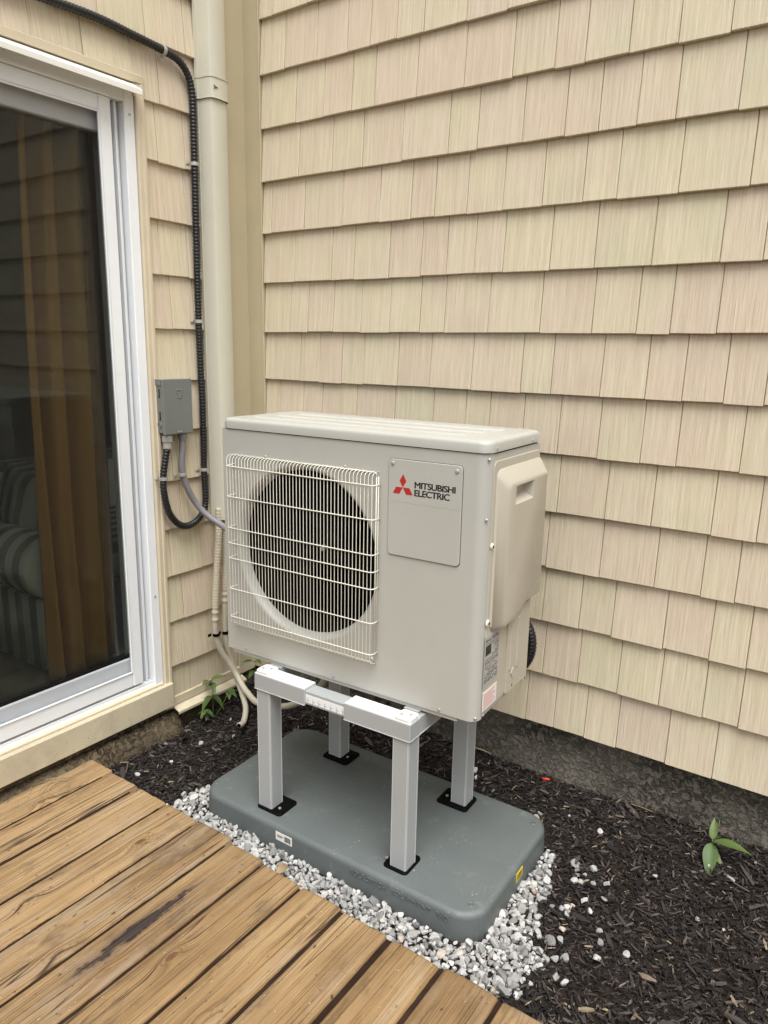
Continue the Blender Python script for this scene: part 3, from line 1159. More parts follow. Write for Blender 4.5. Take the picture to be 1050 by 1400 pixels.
# ---- crushed gravel
def ico():
    t = (1 + 5 ** 0.5) / 2
    v = [(-1, t, 0), (1, t, 0), (-1, -t, 0), (1, -t, 0), (0, -1, t), (0, 1, t), (0, -1, -t), (0, 1, -t), (t, 0, -1), (t, 0, 1), (-t, 0, -1), (-t, 0, 1)]
    f = [(0, 11, 5), (0, 5, 1), (0, 1, 7), (0, 7, 10), (0, 10, 11), (1, 5, 9), (5, 11, 4), (11, 10, 2), (10, 7, 6), (7, 1, 8), (3, 9, 4), (3, 4, 2), (3, 2, 6), (3, 6, 8), (3, 8, 9), (4, 9, 5), (2, 4, 11), (6, 2, 10), (8, 6, 7), (9, 8, 1)]
    v = [np.array(p) / np.linalg.norm(p) for p in v]
    cache = {}
    nf = []
    for a, b_, c in f:
        m = []
        for i, j in ((a, b_), (b_, c), (c, a)):
            kk = (min(i, j), max(i, j))
            if kk not in cache:
                q = v[i] + v[j]
                v.append(q / np.linalg.norm(q))
                cache[kk] = len(v) - 1
            m.append(cache[kk])
        nf += [(a, m[0], m[2]), (b_, m[1], m[0]), (c, m[2], m[1]), (m[0], m[1], m[2])]
    return np.array(v), nf


ICO_V, ICO_F = ico()


def stone(rg, c, s):
    P = ICO_V.copy()
    for _ in range(8):                       # chop flat facets
        nrm = rg.normal(size=3); nrm /= np.linalg.norm(nrm)
        d = rg.uniform(0.34, 0.72)
        over = P @ nrm - d
        P = P - np.outer(np.maximum(over, 0), nrm)
    P = P * np.array([rg.uniform(0.8, 1.25), rg.uniform(0.7, 1.1), rg.uniform(0.6, 1.0)]) * s * 1.22
    a, b_ = rg.uniform(0, 2 * math.pi), rg.normal(0, 0.6)
    ca, sa = math.cos(a), math.sin(a)
    Rz = np.array([[ca, -sa, 0], [sa, ca, 0], [0, 0, 1]])
    Rx = np.array([[1, 0, 0], [0, math.cos(b_), -math.sin(b_)], [0, math.sin(b_), math.cos(b_)]])
    return P @ (Rz @ Rx).T + c


rg = np.random.default_rng(5)
GV, GF = [], []
placed = []


def put_stone(x, y, z, s):
    b = len(GV)
    GV.extend(stone(rg, np.array([x, y, z]), s))
    GF.extend([(i + b, j + b, k + b) for i, j, k in ICO_F])


for layer in range(3):
    cell = {}
    for _ in range(26000):
        x, y = rg.uniform(0.36, 1.72), rg.uniform(-0.895, -0.24)
        if not inside_gravel(x, y) or on_pad_round(x, y):
            continue
        s = 0.0055 + 0.0085 * rg.random() ** 1.4
        key = (int(x / 0.02), int(y / 0.02))
        ok = True
        for i in (-1, 0, 1):
            for j in (-1, 0, 1):
                for (qx, qy, qs) in cell.get((key[0] + i, key[1] + j), []):
                    if (qx - x) ** 2 + (qy - y) ** 2 < ((qs + s) * 0.74) ** 2:
                        ok = False
        if not ok:
            continue
        if layer == 2 and rg.random() < 0.5:
            continue
        cell.setdefault(key, []).append((x, y, s))
        put_stone(x, y, -1.513 + layer * 0.0085 + rg.uniform(-0.003, 0.003), s)
# strays kicked out over the mulch
for _ in range(30):
    t = rg.uniform(-0.05, 1.0)
    x = 1.56 + abs(rg.normal(0, 0.07)) ; y = -0.30 - 0.45 * t
    put_stone(x, y, ground_z(x, y) + 0.012, rg.uniform(0.006, 0.014))
for _ in range(34):
    x, y = rg.uniform(1.1, 2.2), rg.uniform(-0.75, -0.02)
    if not on_pad(x, y, 0.01):
        put_stone(x, y, ground_z(x, y) + 0.012, rg.uniform(0.004, 0.011))
for _ in range(46):
    x, y = rg.uniform(0.08, 1.2), rg.uniform(-0.75, -0.03)
    if not on_pad(x, y, 0.01):
        put_stone(x, y, ground_z(x, y) + 0.012, rg.uniform(0.004, 0.012))
o = fast_mesh('crushed_gravel', GV, GF, 'gravel')
tag(o, 'pale crushed gravel around the grey pad and along the deck', 'gravel', kind='stuff')

# ================================================================== DECK
deck = empty('deck', (0, -0.85, DECK_Z - 0.038))
tag(deck, 'weathered brown wooden deck of wide planks', 'deck')
bx = [0.002, 0.147, 0.293, 0.438, 0.585, 0.728, 0.868, 1.014, 1.155, 1.303, 1.449, 1.599, 1.745, 1.891, 2.037, 2.183, 2.329, 2.475, 2.621, 2.767, 2.913]
by = [-0.823, -0.828, -0.834, -0.835, -0.832, -0.846, -0.856, -0.858, -0.862, -0.861, -0.858, -0.86, -0.862, -0.86, -0.865, -0.86, -0.862, -0.86, -0.86, -0.86, -0.86]
gaps = [0.007, 0.012, 0.009, 0.008, 0.007, 0.010, 0.013, 0.014, 0.017, 0.013, 0.013, 0.012, 0.006, 0.006, 0.006, 0.006, 0.006, 0.006, 0.006, 0.006]
pr = random.Random(3)
for i in range(len(bx) - 1):
    x0, x1 = bx[i] + gaps[max(0, i - 1)] / 2, bx[i + 1] - gaps[i] / 2
    w = x1 - x0
    ch = 0.0055
    sec = lambda s, zo: None
    ny = 26
    rings = []
    ylen = 2.6
    crown = pr.uniform(-0.0015, 0.0022)
    lift = pr.uniform(-0.0015, 0.0015)
    yfront = by[i] + pr.uniform(-0.002, 0.002)
    skew = pr.uniform(-0.004, 0.004)
    for k in range(ny + 1):
        q = (k / ny) ** 2.2
        y = yfront - ylen * q
        e = 0.003 if k == 0 else 0.0
        bow = 0.0015 * mnoise.noise(Vector((i * 3.3, y * 1.7, 0)))
        ring = []
        c1 = ch + e
        prof = [(0, -0.038 + e), (w, -0.038 + e)]
        prof += [(w, -c1), (w - c1 * 0.35, -c1 * 0.35), (w - c1, 0)]
        for m in range(1, 6):
            s = 1 - m / 6
            prof.append((c1 + (w - 2 * c1) * s, crown * (1 - (2 * s - 1) ** 2)))
        prof += [(c1, 0), (c1 * 0.35, -c1 * 0.35), (0, -c1)]
        for (px, pz) in prof:
            yy = y + (skew * (px / w - 0.5) if k <= 1 else 0) + (0.0025 * mnoise.noise(Vector((px * 40 + i, pz * 40, 3))) if k == 0 else 0)
            ring.append((px + bow, yy, pz + lift - (e * 0.6 if pz > -0.02 else 0)))
        rings.append(ring)
    # a thin second ring keeps the end rounding short
    rings[1] = [(p[0], rings[0][m][1] - 0.003, p[2]) for m, p in enumerate(rings[1])]
    m_ = MB()
    m_.loft([[(p[0] - w / 2, p[1] - yfront, p[2]) for p in r] for r in rings][::-1])
    o = m_.build('plank', 'wood', deck, smooth=True)
    o.data.set_sharp_from_angle(angle=R(38)) if hasattr(o.data, 'set_sharp_from_angle') else None
    o.location = (x0 + w / 2, yfront + 0.85, 0.038)
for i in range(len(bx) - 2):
    # dark strip per gap: shade between the boards painted in, with some debris
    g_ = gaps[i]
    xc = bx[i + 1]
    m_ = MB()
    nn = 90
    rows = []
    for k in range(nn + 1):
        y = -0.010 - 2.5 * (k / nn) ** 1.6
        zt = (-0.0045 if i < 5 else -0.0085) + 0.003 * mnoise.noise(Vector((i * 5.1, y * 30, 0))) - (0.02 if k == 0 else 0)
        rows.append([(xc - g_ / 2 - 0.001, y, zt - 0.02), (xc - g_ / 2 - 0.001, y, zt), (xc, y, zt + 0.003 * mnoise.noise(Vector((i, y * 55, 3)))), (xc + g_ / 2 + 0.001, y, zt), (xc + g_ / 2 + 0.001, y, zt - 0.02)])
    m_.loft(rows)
    o = m_.build('gap_shade_fill', 'gap_shade', deck)
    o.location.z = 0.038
for yj in (-0.90, -1.55, -2.2, -2.85):
    m_ = MB()
    m_.box((0.03, yj - 0.019 + 0.85, -0.12), (2.9, yj + 0.019 + 0.85, -0.0025))
    m_.build('joist', 'wood', deck)

# ================================================================== EQUIPMENT PAD
PZ = -1.4265
pad = empty('equipment_pad', ((PADX0 + PADX1) / 2, (PADY0 + PADY1) / 2, PZ - 0.078), R(1.1))
tag(pad, 'grey moulded plastic equipment pad with rounded corners on gravel', 'equipment pad')
pw, pd = PADX1 - PADX0, PADY1 - PADY0
rings = []
prof = [(0.002, -0.02), (0.0, 0.006), (0.003, 0.062)]
for k in range(7):
    a = R(90 * k / 6)
    prof.append((0.003 + 0.016 * (1 - math.cos(a)), 0.062 + 0.016 * math.sin(a)))
mb = MB()
for inset, z in prof:
    rings.append([(x, y, z) for x, y in rrect(pw - 2 * inset, pd - 2 * inset, 0.078 - inset * 0.6, 10)])
mb.loft(rings)
body = mb.build('pad_body', 'pad', pad, smooth=True)
body.data.set_sharp_from_angle(angle=R(30)) if hasattr(body.data, 'set_sharp_from_angle') else None
# moulded dimples in the corners
for (px, py) in ((298, 1067), (407, 997), (729, 1128), (640, 1239)):
    q = hit(px, py, 2, PZ)
    d = MB()
    x, y = q[0] - pad.location.x, q[1] - pad.location.y
    rr = [(0.0095, 0.0782), (0.0085, 0.0796), (0.0062, 0.0796), (0.0055, 0.0782)]
    d.loft([[(x + r * math.cos(2 * math.pi * k / 18), y + r * math.sin(2 * math.pi * k / 18), z) for k in range(18)] for r, z in rr], cap=False)
    d.cyl((x, y, 0.0777), (0, 0, 1), 0.0055, 0.0006, 14)
    d.build('moulded_ring', 'pad', pad, smooth=True)
# embossed lettering on the front edge
for body_t, xa, xb in (('BOLROTECH', 1.078, 1.196), ('EQUIPMENT', 1.214, 1.334), ('PAD', 1.350, 1.385)):
    me = text_mesh(body_t, xa - pad.location.x, 0.046, xb - xa, 0.0150, 0.0024, 0.0)
    o = mk('lettering', me, 'pad', pad)
    o.location = (0, -pd / 2 + 0.0022, 0)
    o['label'] = 'embossed lettering on the front edge'
# barcode sticker, yellow sticker
st = MB(); st.box((0.806 - pad.location.x, -pd / 2 + 0.0008, 0.036), (0.868 - pad.location.x, -pd / 2 + 0.0018, 0.063))
st = st.build('barcode_sticker', 'paper', pad)
bc = MB()
x = 0.840 - pad.location.x
br = random.Random(9)
while x < 0.862 - pad.location.x:
    wd = br.choice((0.0006, 0.001, 0.0016))
    bc.box((x, -pd / 2 + 0.0005, 0.041), (x + wd, -pd / 2 + 0.0009, 0.058))
    x += wd + br.choice((0.0006, 0.001))
for zz, l in ((0.0515, 0.024), (0.0470, 0.018)):
    bc.box((0.811 - pad.location.x, -pd / 2 + 0.0005, zz), (0.811 + l - pad.location.x, -pd / 2 + 0.0009, zz + 0.002))
bc.build('print', 'print', st)
st = MB(); st.box((pw / 2 - 0.0032, -0.012, 0.032), (pw / 2 - 0.0014, 0.030, 0.060))
st = st.build('warning_sticker', 'yellow', pad)
bc = MB(); bc.box((pw / 2 - 0.0016, -0.006, 0.036), (pw / 2 - 0.0010, 0.024, 0.056))
bc.build('print', 'yellowdark', st)

# ================================================================== STAND
SYAW = R(1.7)
s0 = Vector((0.697, -0.7, 0))
stand = empty('equipment_stand', (s0.x, s0.y, PZ), SYAW)
tag(stand, 'grey aluminium stand with four square legs on the pad', 'stand')
SW, SD = 0.536, 0.408
BT, BB = -0.985 - PZ, -1.0362 - PZ       # beam top / bottom above the pad
P_ = 0.052
posts = [(0.004, 0.004), (SW - P_ - 0.004, 0.004), (0.004, SD - P_ - 0.004), (SW - P_ - 0.004, SD - P_ - 0.004)]
for i, (x, y) in enumerate(posts):
    m_ = MB()
    c = 0.0035
    gpos = 0.0012
    pr_ = [(c, 0), (P_ - c, 0), (P_, c), (P_, P_ - c), (P_ - c, P_), (c, P_), (0, P_ - c), (0, c)]
    m_.loft([[(x + a, y + b_, z) for a, b_ in pr_] for z in (0.004, BB - 0.0005)])
    # raised seam along the outer corner, coloured paler to paint in its highlight
    leg = m_.build('leg', 'alu', stand)
    m_ = MB()
    m_.box((x + P_ - 0.0048, y - 0.0007, 0.0045), (x + P_ - 0.0034, y + 0.0015, BB - 0.001))
    m_.box((x + P_ - 0.0012, y + P_ - 0.0052, 0.0045), (x + P_ + 0.0008, y + P_ - 0.0026, BB - 0.001))
    m_.box((x + 0.0030, y - 0.0007, 0.0045), (x + 0.0046, y + 0.0015, BB - 0.001))
    m_.build('highlight_bead', 'bead', leg)
    m_ = MB()
    fx = -0.012 if x < 0.2 else -0.040
    fx2 = P_ + (0.040 if x < 0.2 else 0.012)
    if i in (0,):
        fx = -0.003
    if i == 1:
        fx, fx2 = -0.018, P_ + 0.006
    cx, cy = x + (fx + fx2) / 2, y + P_ / 2 + (0.008 if i < 2 else -0.004)
    m_.loft([[(a, b_, z) for a, b_ in rrect(fx2 - fx - i_, P_ + 0.034 - i_, 0.012, 5, cx, cy)] for z, i_ in ((0.0005, 0.0), (0.0045, 0.0), (0.006, 0.003))])
    ft = m_.build('foot_plate', 'black', leg)
    m_ = MB()
    bxp = x + (P_ + 0.017 if x < 0.2 else -0.02)
    m_.cyl((bxp, y + 0.018, 0.006), (0, 0, 1), 0.0045, 0.003, 10)
    m_.build('bolt', 'steel', leg)
for yb, back in ((0.0, False), (SD - 0.054, True)):
    d = 0.054
    m_ = MB(); m_.box((0.0, yb, BB), (0.190, yb + d, BT - 0.002), 0.0018)
    m_.build('beam_sleeve', 'alu', stand)
    m_ = MB(); m_.box((0.325, yb, BB), (SW, yb + d, BT - 0.002), 0.0018)
    m_.build('beam_sleeve', 'alu', stand)
    for xa, xb in ((0.002, 0.187), (0.328, SW - 0.002)):
        m_ = MB(); m_.box((xa, yb + 0.001, BT - 0.0022), (xb, yb + d - 0.001, BT), 0.001)
        m_.build('sleeve_top', 'film', stand)
    m_ = MB(); m_.box((0.16, yb + 0.0045, BB + 0.004), (0.36, yb + d - 0.0045, BT - 0.0065), 0.002)
    ib = m_.build('inner_beam', 'alu', stand)
    m_ = MB(); m_.box((0.191, yb + 0.0037, BB + 0.0105), (0.3245, yb + 0.0045, BT - 0.0165))
    rl = m_.build('measuring_scale', 'film', ib)
    m_ = MB()
    for q in range(7):
        xx = 0.196 + q * 0.0205
        m_.box((xx, yb + 0.0033, BB + 0.0105), (xx + 0.0009, yb + 0.0038, BB + 0.0245))
        m_.box((xx + 0.003, yb + 0.0033, BB + 0.017), (xx + 0.0065, yb + 0.0038, BB + 0.0185))
    m_.build('tick_mark', 'greyprint', rl)
for xa, xb in ((0.001, 0.189), (0.326, SW - 0.001)):
    m_ = MB(); m_.box((xa, -0.0009, BB + 0.0003), (xb, 0.0012, BB + 0.0022)); m_.build('highlight_bead', 'bead', stand)  # pale strip on the lower beam edge, a painted highlight
m_ = MB(); m_.box((SW - 0.0012, 0.002, BB + 0.0003), (SW + 0.0009, SD - 0.002, BB + 0.0022)); m_.build('highlight_bead', 'bead', stand)
for xb in (0.0, SW - 0.054):
    m_ = MB(); m_.box((xb + 0.0005, 0.0545, BB + 0.0005), (xb + 0.0535, SD - 0.0545, BT - 0.0015), 0.0018)
    m_.build('side_rail', 'alu', stand)
for (x, y) in ((0.0, 0.0), (SW - 0.056, 0.0), (0.0, SD - 0.056), (SW - 0.056, SD - 0.056)):
    m_ = MB()
    m_.loft([[(a, b_, z) for a, b_ in rrect(0.05 - i_, 0.05 - i_, 0.009, 4, x + 0.029, y + 0.027)] for z, i_ in ((BT + 0.0002, 0), (BT + 0.0072, 0), (BT + 0.0092, 0.004))])
    cp = m_.build('corner_clamp', 'paper', stand, smooth=False)
    m_ = MB()
    m_.cyl((x + 0.018, y + 0.02, BT + 0.0092), (0, 0, 1), 0.0045, 0.0025, 10)
    m_.cyl((x + 0.04, y + 0.03, BT + 0.0092), (0, 0, 1), 0.0045, 0.0025, 10)
    m_.build('screw', 'steel', cp)

# ================================================================== HEAT PUMP
AX, AY, AZ, AYAW = 0.5331, -0.6446, -0.9667, 0.0403
AW, AD, AH = 0.847, 0.3285, 0.6796
hp = empty('heat_pump', (AX, AY, AZ), AYAW)
tag(hp, 'ivory outdoor heat pump unit with wire fan guard on the stand', 'heat pump')
# front panel wraps round the right-hand front corner; a round hole for the fan
FC, FR = (0.300, 0.349), 0.247
RC = 0.030                       # corner radius


def front_panel():
    m = MB()
    NS = 96
    # sheet in XZ from X=0 to X=AW-RC, hole bridged by a polar grid
    x0, x1, z0, z1 = 0.0, AW - RC, 0.0, AH
    sq = []
    hole = []
    hole2 = []
    for i in range(NS):
        a = 2 * math.pi * i / NS
        ca, sa = math.cos(a), math.sin(a)
        ts = []
        if ca > 1e-9: ts.append((0.56 - FC[0]) / ca)
        if ca < -1e-9: ts.append((x0 - FC[0]) / ca)
        if sa > 1e-9: ts.append((z1 - FC[1]) / sa)
        if sa < -1e-9: ts.append((z0 - FC[1]) / sa)
        t = min(ts)
        sq.append((FC[0] + ca * t, 0.0, FC[1] + sa * t))
    # snap the nearest ray to each corner
    for cx, cz in ((0.56, z0), (0.56, z1), (x0, z0), (x0, z1)):
        j = min(range(NS), key=lambda q: (sq[q][0] - cx) ** 2 + (sq[q][2] - cz) ** 2)
        sq[j] = (cx, 0.0, cz)
    rings = [sq]
    for (dr, yy) in ((0.006, 0.0), (0.002, 0.0), (0.0, 0.0012), (-0.0045, 0.005), (-0.0085, 0.012), (-0.0110, 0.020), (-0.0120, 0.030)):
        rings.append([(FC[0] + math.cos(2 * math.pi * i / NS) * (FR + dr), yy, FC[1] + math.sin(2 * math.pi * i / NS) * (FR + dr)) for i in range(NS)])
    vs = [p for r in rings for p in r]
    fs = []
    for r in range(len(rings) - 1):
        for i in range(NS):
            j = (i + 1) % NS
            fs.append((r * NS + i, r * NS + NS + i, r * NS + NS + j, r * NS + j))
    m.add(vs, [f[::-1] for f in fs])
    # right part of the front and the rounded corner, then a return strip down the side
    cols = [(0.56, 0.0), (x1, 0.0)]
    for k in range(1, 9):
        a = R(90 * k / 8)
        cols.append((x1 + RC * math.sin(a), RC * (1 - math.cos(a))))
    cols.append((AW, RC + 0.0035))
    nn = len(cols)
    m.add([(x, y, z) for z in (z0, z1) for x, y in cols], [(i, i + 1, nn + i + 1, nn + i) for i in range(nn - 1)])
    # left side, bottom and top returns
    m.add([(0, 0, 0), (0, AD, 0), (0, AD, AH), (0, 0, AH)], [(0, 3, 2, 1)])
    m.add([(0, 0, 0), (x1, 0, 0), (x1, 0.02, 0), (0, 0.02, 0)], [(0, 3, 2, 1)])
    return m


o = front_panel().build('front_panel', 'ac', hp, smooth=True)
o.data.set_sharp_from_angle(angle=R(40)) if hasattr(o.data, 'set_sharp_from_angle') else None
# right-hand side panel, back
m_ = MB()
m_.box((AW - 0.010, RC + 0.0062, 0.004), (AW - 0.0008, AD, AH - 0.002), 0.001)
side = m_.build('side_panel', 'ac', hp)
m_ = MB()
m_.box((0.002, AD - 0.006, 0.006), (AW - 0.011, AD - 0.0005, AH - 0.004))
m_.build('rear_panel', 'coil', hp)
# base pan
m_ = MB()
m_.box((0.014, 0.004, -0.0125), (AW - 0.055, AD - 0.004, -0.0005), 0.001)
m_.box((AW - 0.0548, 0.030, -0.002), (AW - 0.004, AD - 0.004, -0.0005))
m_.build('base_pan', 'ac', hp)
for fx in (0.17, 0.64):
    m_ = MB(); m_.box((fx, -0.005, -0.0182), (fx + 0.045, AD + 0.02, -0.0127), 0.001)
    m_.build('mounting_foot', 'alu', hp)
# lid with rounded corners, pressed ribs
m_ = MB()
lw, ld = AW + 0.006, AD + 0.006
lx, ly = AW / 2, AD / 2
rs = []
for z, i_ in ((AH + 0.0024, 0.0), (AH + 0.021, 0.0), (AH + 0.026, 0.0015), (AH + 0.0295, 0.0045), (AH + 0.031, 0.0095)):
    rs.append([(x, y, z) for x, y in rrect(lw - 2 * i_, ld - 2 * i_, RC, 8, lx, ly)])
m_.loft(rs)
lid = m_.build('lid', 'ac', hp, smooth=True)
lid.data.set_sharp_from_angle(angle=R(50)) if hasattr(lid.data, 'set_sharp_from_angle') else None
for yy, wd, xa, xb in ((0.085, 0.040, 0.05, AW - 0.10), (0.165, 0.040, 0.07, AW - 0.085), (0.245, 0.040, 0.09, AW - 0.07)):
    m_ = MB()
    m_.loft([[(x, y, z) for x, y in rrect(xb - xa - i_, wd - i_, 0.012, 4, (xa + xb) / 2, yy)] for z, i_ in ((AH + 0.0305, 0.0), (AH + 0.0338, 0.012))])
    m_.build('pressed_rib', 'ac', lid)
m_ = MB()
m_.loft([[(x, y, z) for x, y in rrect(AW - 0.004, AD - 0.003, RC - 0.002, 8, lx, ly)] for z in (AH - 0.006, AH + 0.0030)])
m_.build('seam', 'black', hp)
m_ = MB(); m_.box((AW - 0.007, RC + 0.0025, 0.003), (AW - 0.0026, RC + 0.0078, AH - 0.002)); m_.build('seam', 'black', hp)
# fan chamber
m_ = MB()
ch = []
for r, yy in ((FR - 0.0122, 0.0295), (FR - 0.0122, 0.085), (FR + 0.02, 0.12), (FR + 0.02, 0.28)):
    ch.append([(FC[0] + r * math.cos(2 * math.pi * i / 64), yy, FC[1] + r * math.sin(2 * math.pi * i / 64)) for i in range(64)])
m_.loft(ch, cap=False)
m_.build('fan_shroud', 'black', hp, smooth=True)
m_ = MB()
m_.box((0.02, 0.282, 0.03), (0.62, 0.296, 0.665))
for i in range(90):
    m_.box((0.025 + i * 0.0066, 0.2795, 0.035), (0.0265 + i * 0.0066, 0.2818, 0.66))
m_.build('heat_exchanger', 'coil', hp)
m_ = MB()
for xx in (0.262, 0.338):
    m_.box((xx - 0.008, 0.20, 0.03), (xx + 0.008, 0.216, 0.66), 0.002)
m_.box((0.25, 0.185, 0.30), (0.35, 0.20, 0.40), 0.004)
m_.build('motor_bracket', 'coil', hp)
fan = MB()
fan.tube([(FC[0], 0.095, FC[1]), (FC[0], 0.10, FC[1]), (FC[0], 0.11, FC[1]), (FC[0], 0.17, FC[1])], [0.02, 0.048, 0.055, 0.058], 28)
fan = fan.build('fan', 'black', hp, smooth=True)
bl = None
for k in range(3):
    if bl is None:
        vs, fs = [], []
        nr, na = 10, 12
        for i in range(nr + 1):
            r = 0.05 + (0.226 - 0.05) * i / nr
            for j in range(na + 1):
                s = j / na - 0.5
                sweep = 0.35 * (i / nr) ** 1.3
                aa = s * (1.25 + 0.25 * i / nr) + sweep
                yy = 0.135 - s * 0.085 * (1 - 0.25 * i / nr)
                vs.append((r * math.cos(aa), yy, r * math.sin(aa)))
        for i in range(nr):
            for j in range(na):
                a = i * (na + 1) + j
                fs.append((a, a + 1, a + na + 2, a + na + 1))
        bm_ = MB(); bm_.add(vs, fs)
        bo = bm_.build('fan_blade', 'black', fan, smooth=True)
        bl = bo.data
    else:
        bo = mk('fan_blade', bl, None, fan)
    bo.location = (FC[0], 0, FC[1])
    bo.rotation_euler = (0, R(120 * k + 35), 0)
    sm = bo.modifiers.new('thick', 'SOLIDIFY'); sm.thickness = 0.003
m_ = MB(); m_.cyl((FC[0], 0.096, FC[1]), (0, -1, 0), 0.009, 0.012, 6); m_.build('hub_nut', 'steel', fan)

# shallow pressed frame round the guard
def frame_strip(xa, xb, za, zb, w, d, rad):
    """raised/pressed rectangular ring in the XZ plane"""
    m = MB()
    cx, cz = (xa + xb) / 2, (za + zb) / 2
    rings = []
    for i_, dd in ((0, 0.0), (w * 0.3, -d), (w * 0.7, -d), (w, 0.0)):
        rings.append([(x, dd, z) for x, z in rrect(xb - xa - 2 * i_, zb - za - 2 * i_, max(0.002, rad - i_), 5, cx, cz)])
    m.loft(rings, cap=False)
    return m


o = frame_strip(0.0235, 0.5425, 0.081, 0.6085, 0.006, 0.0022, 0.012).build('pressed_border', 'ac', hp, smooth=True)

# wire fan guard
gx0, gx1, gz0, gz1, gy = 0.0435, 0.5455, 0.092, 0.608, -0.030
guard = MB()
guard.tube([(gx0, gy - 0.0018, z) for z in (0.40, 0.41)], 0.0012, 6)
guard = empty('fan_guard', (0, 0, 0), 0, hp)
wr = 0.00105
path = [(0, 0.001, gz1 + 0.001), (0, -0.014, gz1 + 0.0005), (0, gy + 0.006, gz1 - 0.002), (0, gy, gz1 - 0.009), (0, gy, gz0 + 0.012), (0, gy + 0.003, gz0 + 0.003), (0, gy + 0.010, gz0), (0, -0.008, gz0 - 0.004), (0, 0.001, gz0 - 0.006)]
m_ = MB(); m_.tube(path, wr, 6)
NW = 44
vm = None
for i in range(NW):
    if vm is None:
        o = m_.build('wire', 'wire', guard, smooth=True)
        vm = o.data
    else:
        o = mk('wire', vm, None, guard)
    o.location.x = gx0 + (gx1 - gx0) * i / (NW - 1)
for z in (0.577, 0.488, 0.395, 0.349, 0.303, 0.209, 0.121):
    m_ = MB()
    m_.tube([(gx0 + 0.006, -0.004, z + 0.004), (gx0 - 0.001, gy + 0.010, z + 0.001), (gx0 - 0.002, gy + 0.0005, z), (gx0 + 0.004, gy - 0.0022, z), (gx1 - 0.006, gy - 0.0022, z), (gx1 + 0.003, gy + 0.001, z), (gx1 + 0.0065, gy + 0.010, z), (gx1 + 0.007, -0.002, z)], 0.0018, 6)
    m_.build('wire', 'wire', guard, smooth=True)
# second row along the bottom and top returns, side wires on the right return
for z, y in ((gz0 + 0.002, -0.016), (gz1 + 0.0002, -0.012)):
    m_ = MB(); m_.tube([(gx0, y, z), (gx1, y, z)], 0.0015, 6); m_.build('wire', 'wire', guard, smooth=True)
for y in (-0.020, -0.010):
    m_ = MB(); m_.tube([(gx1 + 0.0065, y, gz0 + 0.01), (gx1 + 0.0065, y, gz1 - 0.01)], 0.0014, 6); m_.build('wire', 'wire', guard, smooth=True)


def screw(x, y, z, axis, r=0.005, h=0.003, parent=hp, mat='steel', name='screw'):
    m = MB()
    ax = Vector(axis)
    c = Vector((x, y, z))
    m.tube([c, c + ax * h * 0.55, c + ax * h], [r, r * 0.95, r * 0.5], 12)
    return m.build(name, mat, parent, smooth=False)


for x, z in ((0.072, 0.012), (0.405, 0.010), (0.743, 0.009)):
    screw(x, 0.0, z, (0, -1, 0), 0.0045)
screw(0.538, -0.006, 0.100, (0, -1, 0), 0.006, 0.006)
for x, z in ((0.165, 0.612), (0.44, 0.612)):
    screw(x, 0.0, z, (0, -1, 0), 0.004)

# service panel with logo
m_ = MB()
cx, cz = 0.6805, 0.5235
pr_ = [(rrect(0.206 - i_, 0.2475 - i_, 0.010, 5, cx, cz), y) for i_, y in ((0.0, -0.0002), (0.0, -0.0026), (0.0022, -0.0034))]
m_.loft([[(x, y, z) for x, z in p] for p, y in pr_][::1])
sp_ = m_.build('service_panel', 'ac', hp, smooth=False)
m_ = MB()
m_.loft([[(x, y, z) for x, z in rrect(0.2088, 0.2503, 0.0115, 5, cx, cz)] for y in (-0.0009, -0.0001)])
m_.build('panel_joint', 'greyprint', sp_)
for x, z in ((0.5895, 0.6365), (0.7695, 0.634)):
    screw(x, -0.0034, z, (0, -1, 0), 0.0055, 0.003, sp_)
m_ = MB(); m_.box((0.583, -0.00365, 0.540), (0.7775, -0.0034, 0.6215)); dec = m_.build('decal', 'ac', sp_)
m_ = MB()


def poly(pts, y, m):
    n_ = len(pts)
    m.add([(x, y, z) for x, z in pts] + [(x, y - 0.0003, z) for x, z in pts], [tuple(range(n_, 2 * n_))] + [(i, (i + 1) % n_, n_ + (i + 1) % n_, n_ + i) for i in range(n_)])


LY = -0.0037
lxm, lzm, ls = 0.6200, 0.5775, 0.0335
# three rhombi meeting at the centre
for ang in (90, 210, 330):
    ux, uz = math.cos(R(ang)), math.sin(R(ang))
    side_l = ls / math.sqrt(3)
    a1, a2 = R(ang - 30), R(ang + 30)
    p1 = (lxm + side_l * math.cos(a1), lzm + side_l * math.sin(a1))
    p2 = (lxm + side_l * math.cos(a2), lzm + side_l * math.sin(a2))
    tip = (lxm + ls * ux, lzm + ls * uz)
    poly([(lxm, lzm), p1, tip, p2], LY, m_)
m_.build('emblem', 'red', sp_)
for tx, xa, za, wd, hh in (('MITSUBISHI', 0.6542, 0.5797, 0.1122, 0.0156), ('ELECTRIC', 0.6542, 0.5600, 0.0972, 0.0157)):
    for q, (dx_, dz_) in enumerate(((-0.0008, 0), (0.0008, 0), (-0.0003, -0.0004), (0.0003, 0.0004))):
        me = text_mesh(tx, xa, za, wd, hh, 0.0002, 0.0, 0.92)
        if q == 0:
            vs_, fs_ = [], []
        b0 = len(vs_)
        vs_ += [(v_.co.x + dx_, v_.co.y - 0.00004 * q, v_.co.z + dz_) for v_ in me.vertices]
        fs_ += [tuple(k_ + b0 for k_ in p_.vertices) for p_ in me.polygons]
    m_ = MB(); m_.add(vs_, fs_)
    o = m_.build('lettering', 'print', sp_)
    o.location.y = LY

# side: raised plate, valve cover with hand grip
XS = AW - 0.0008


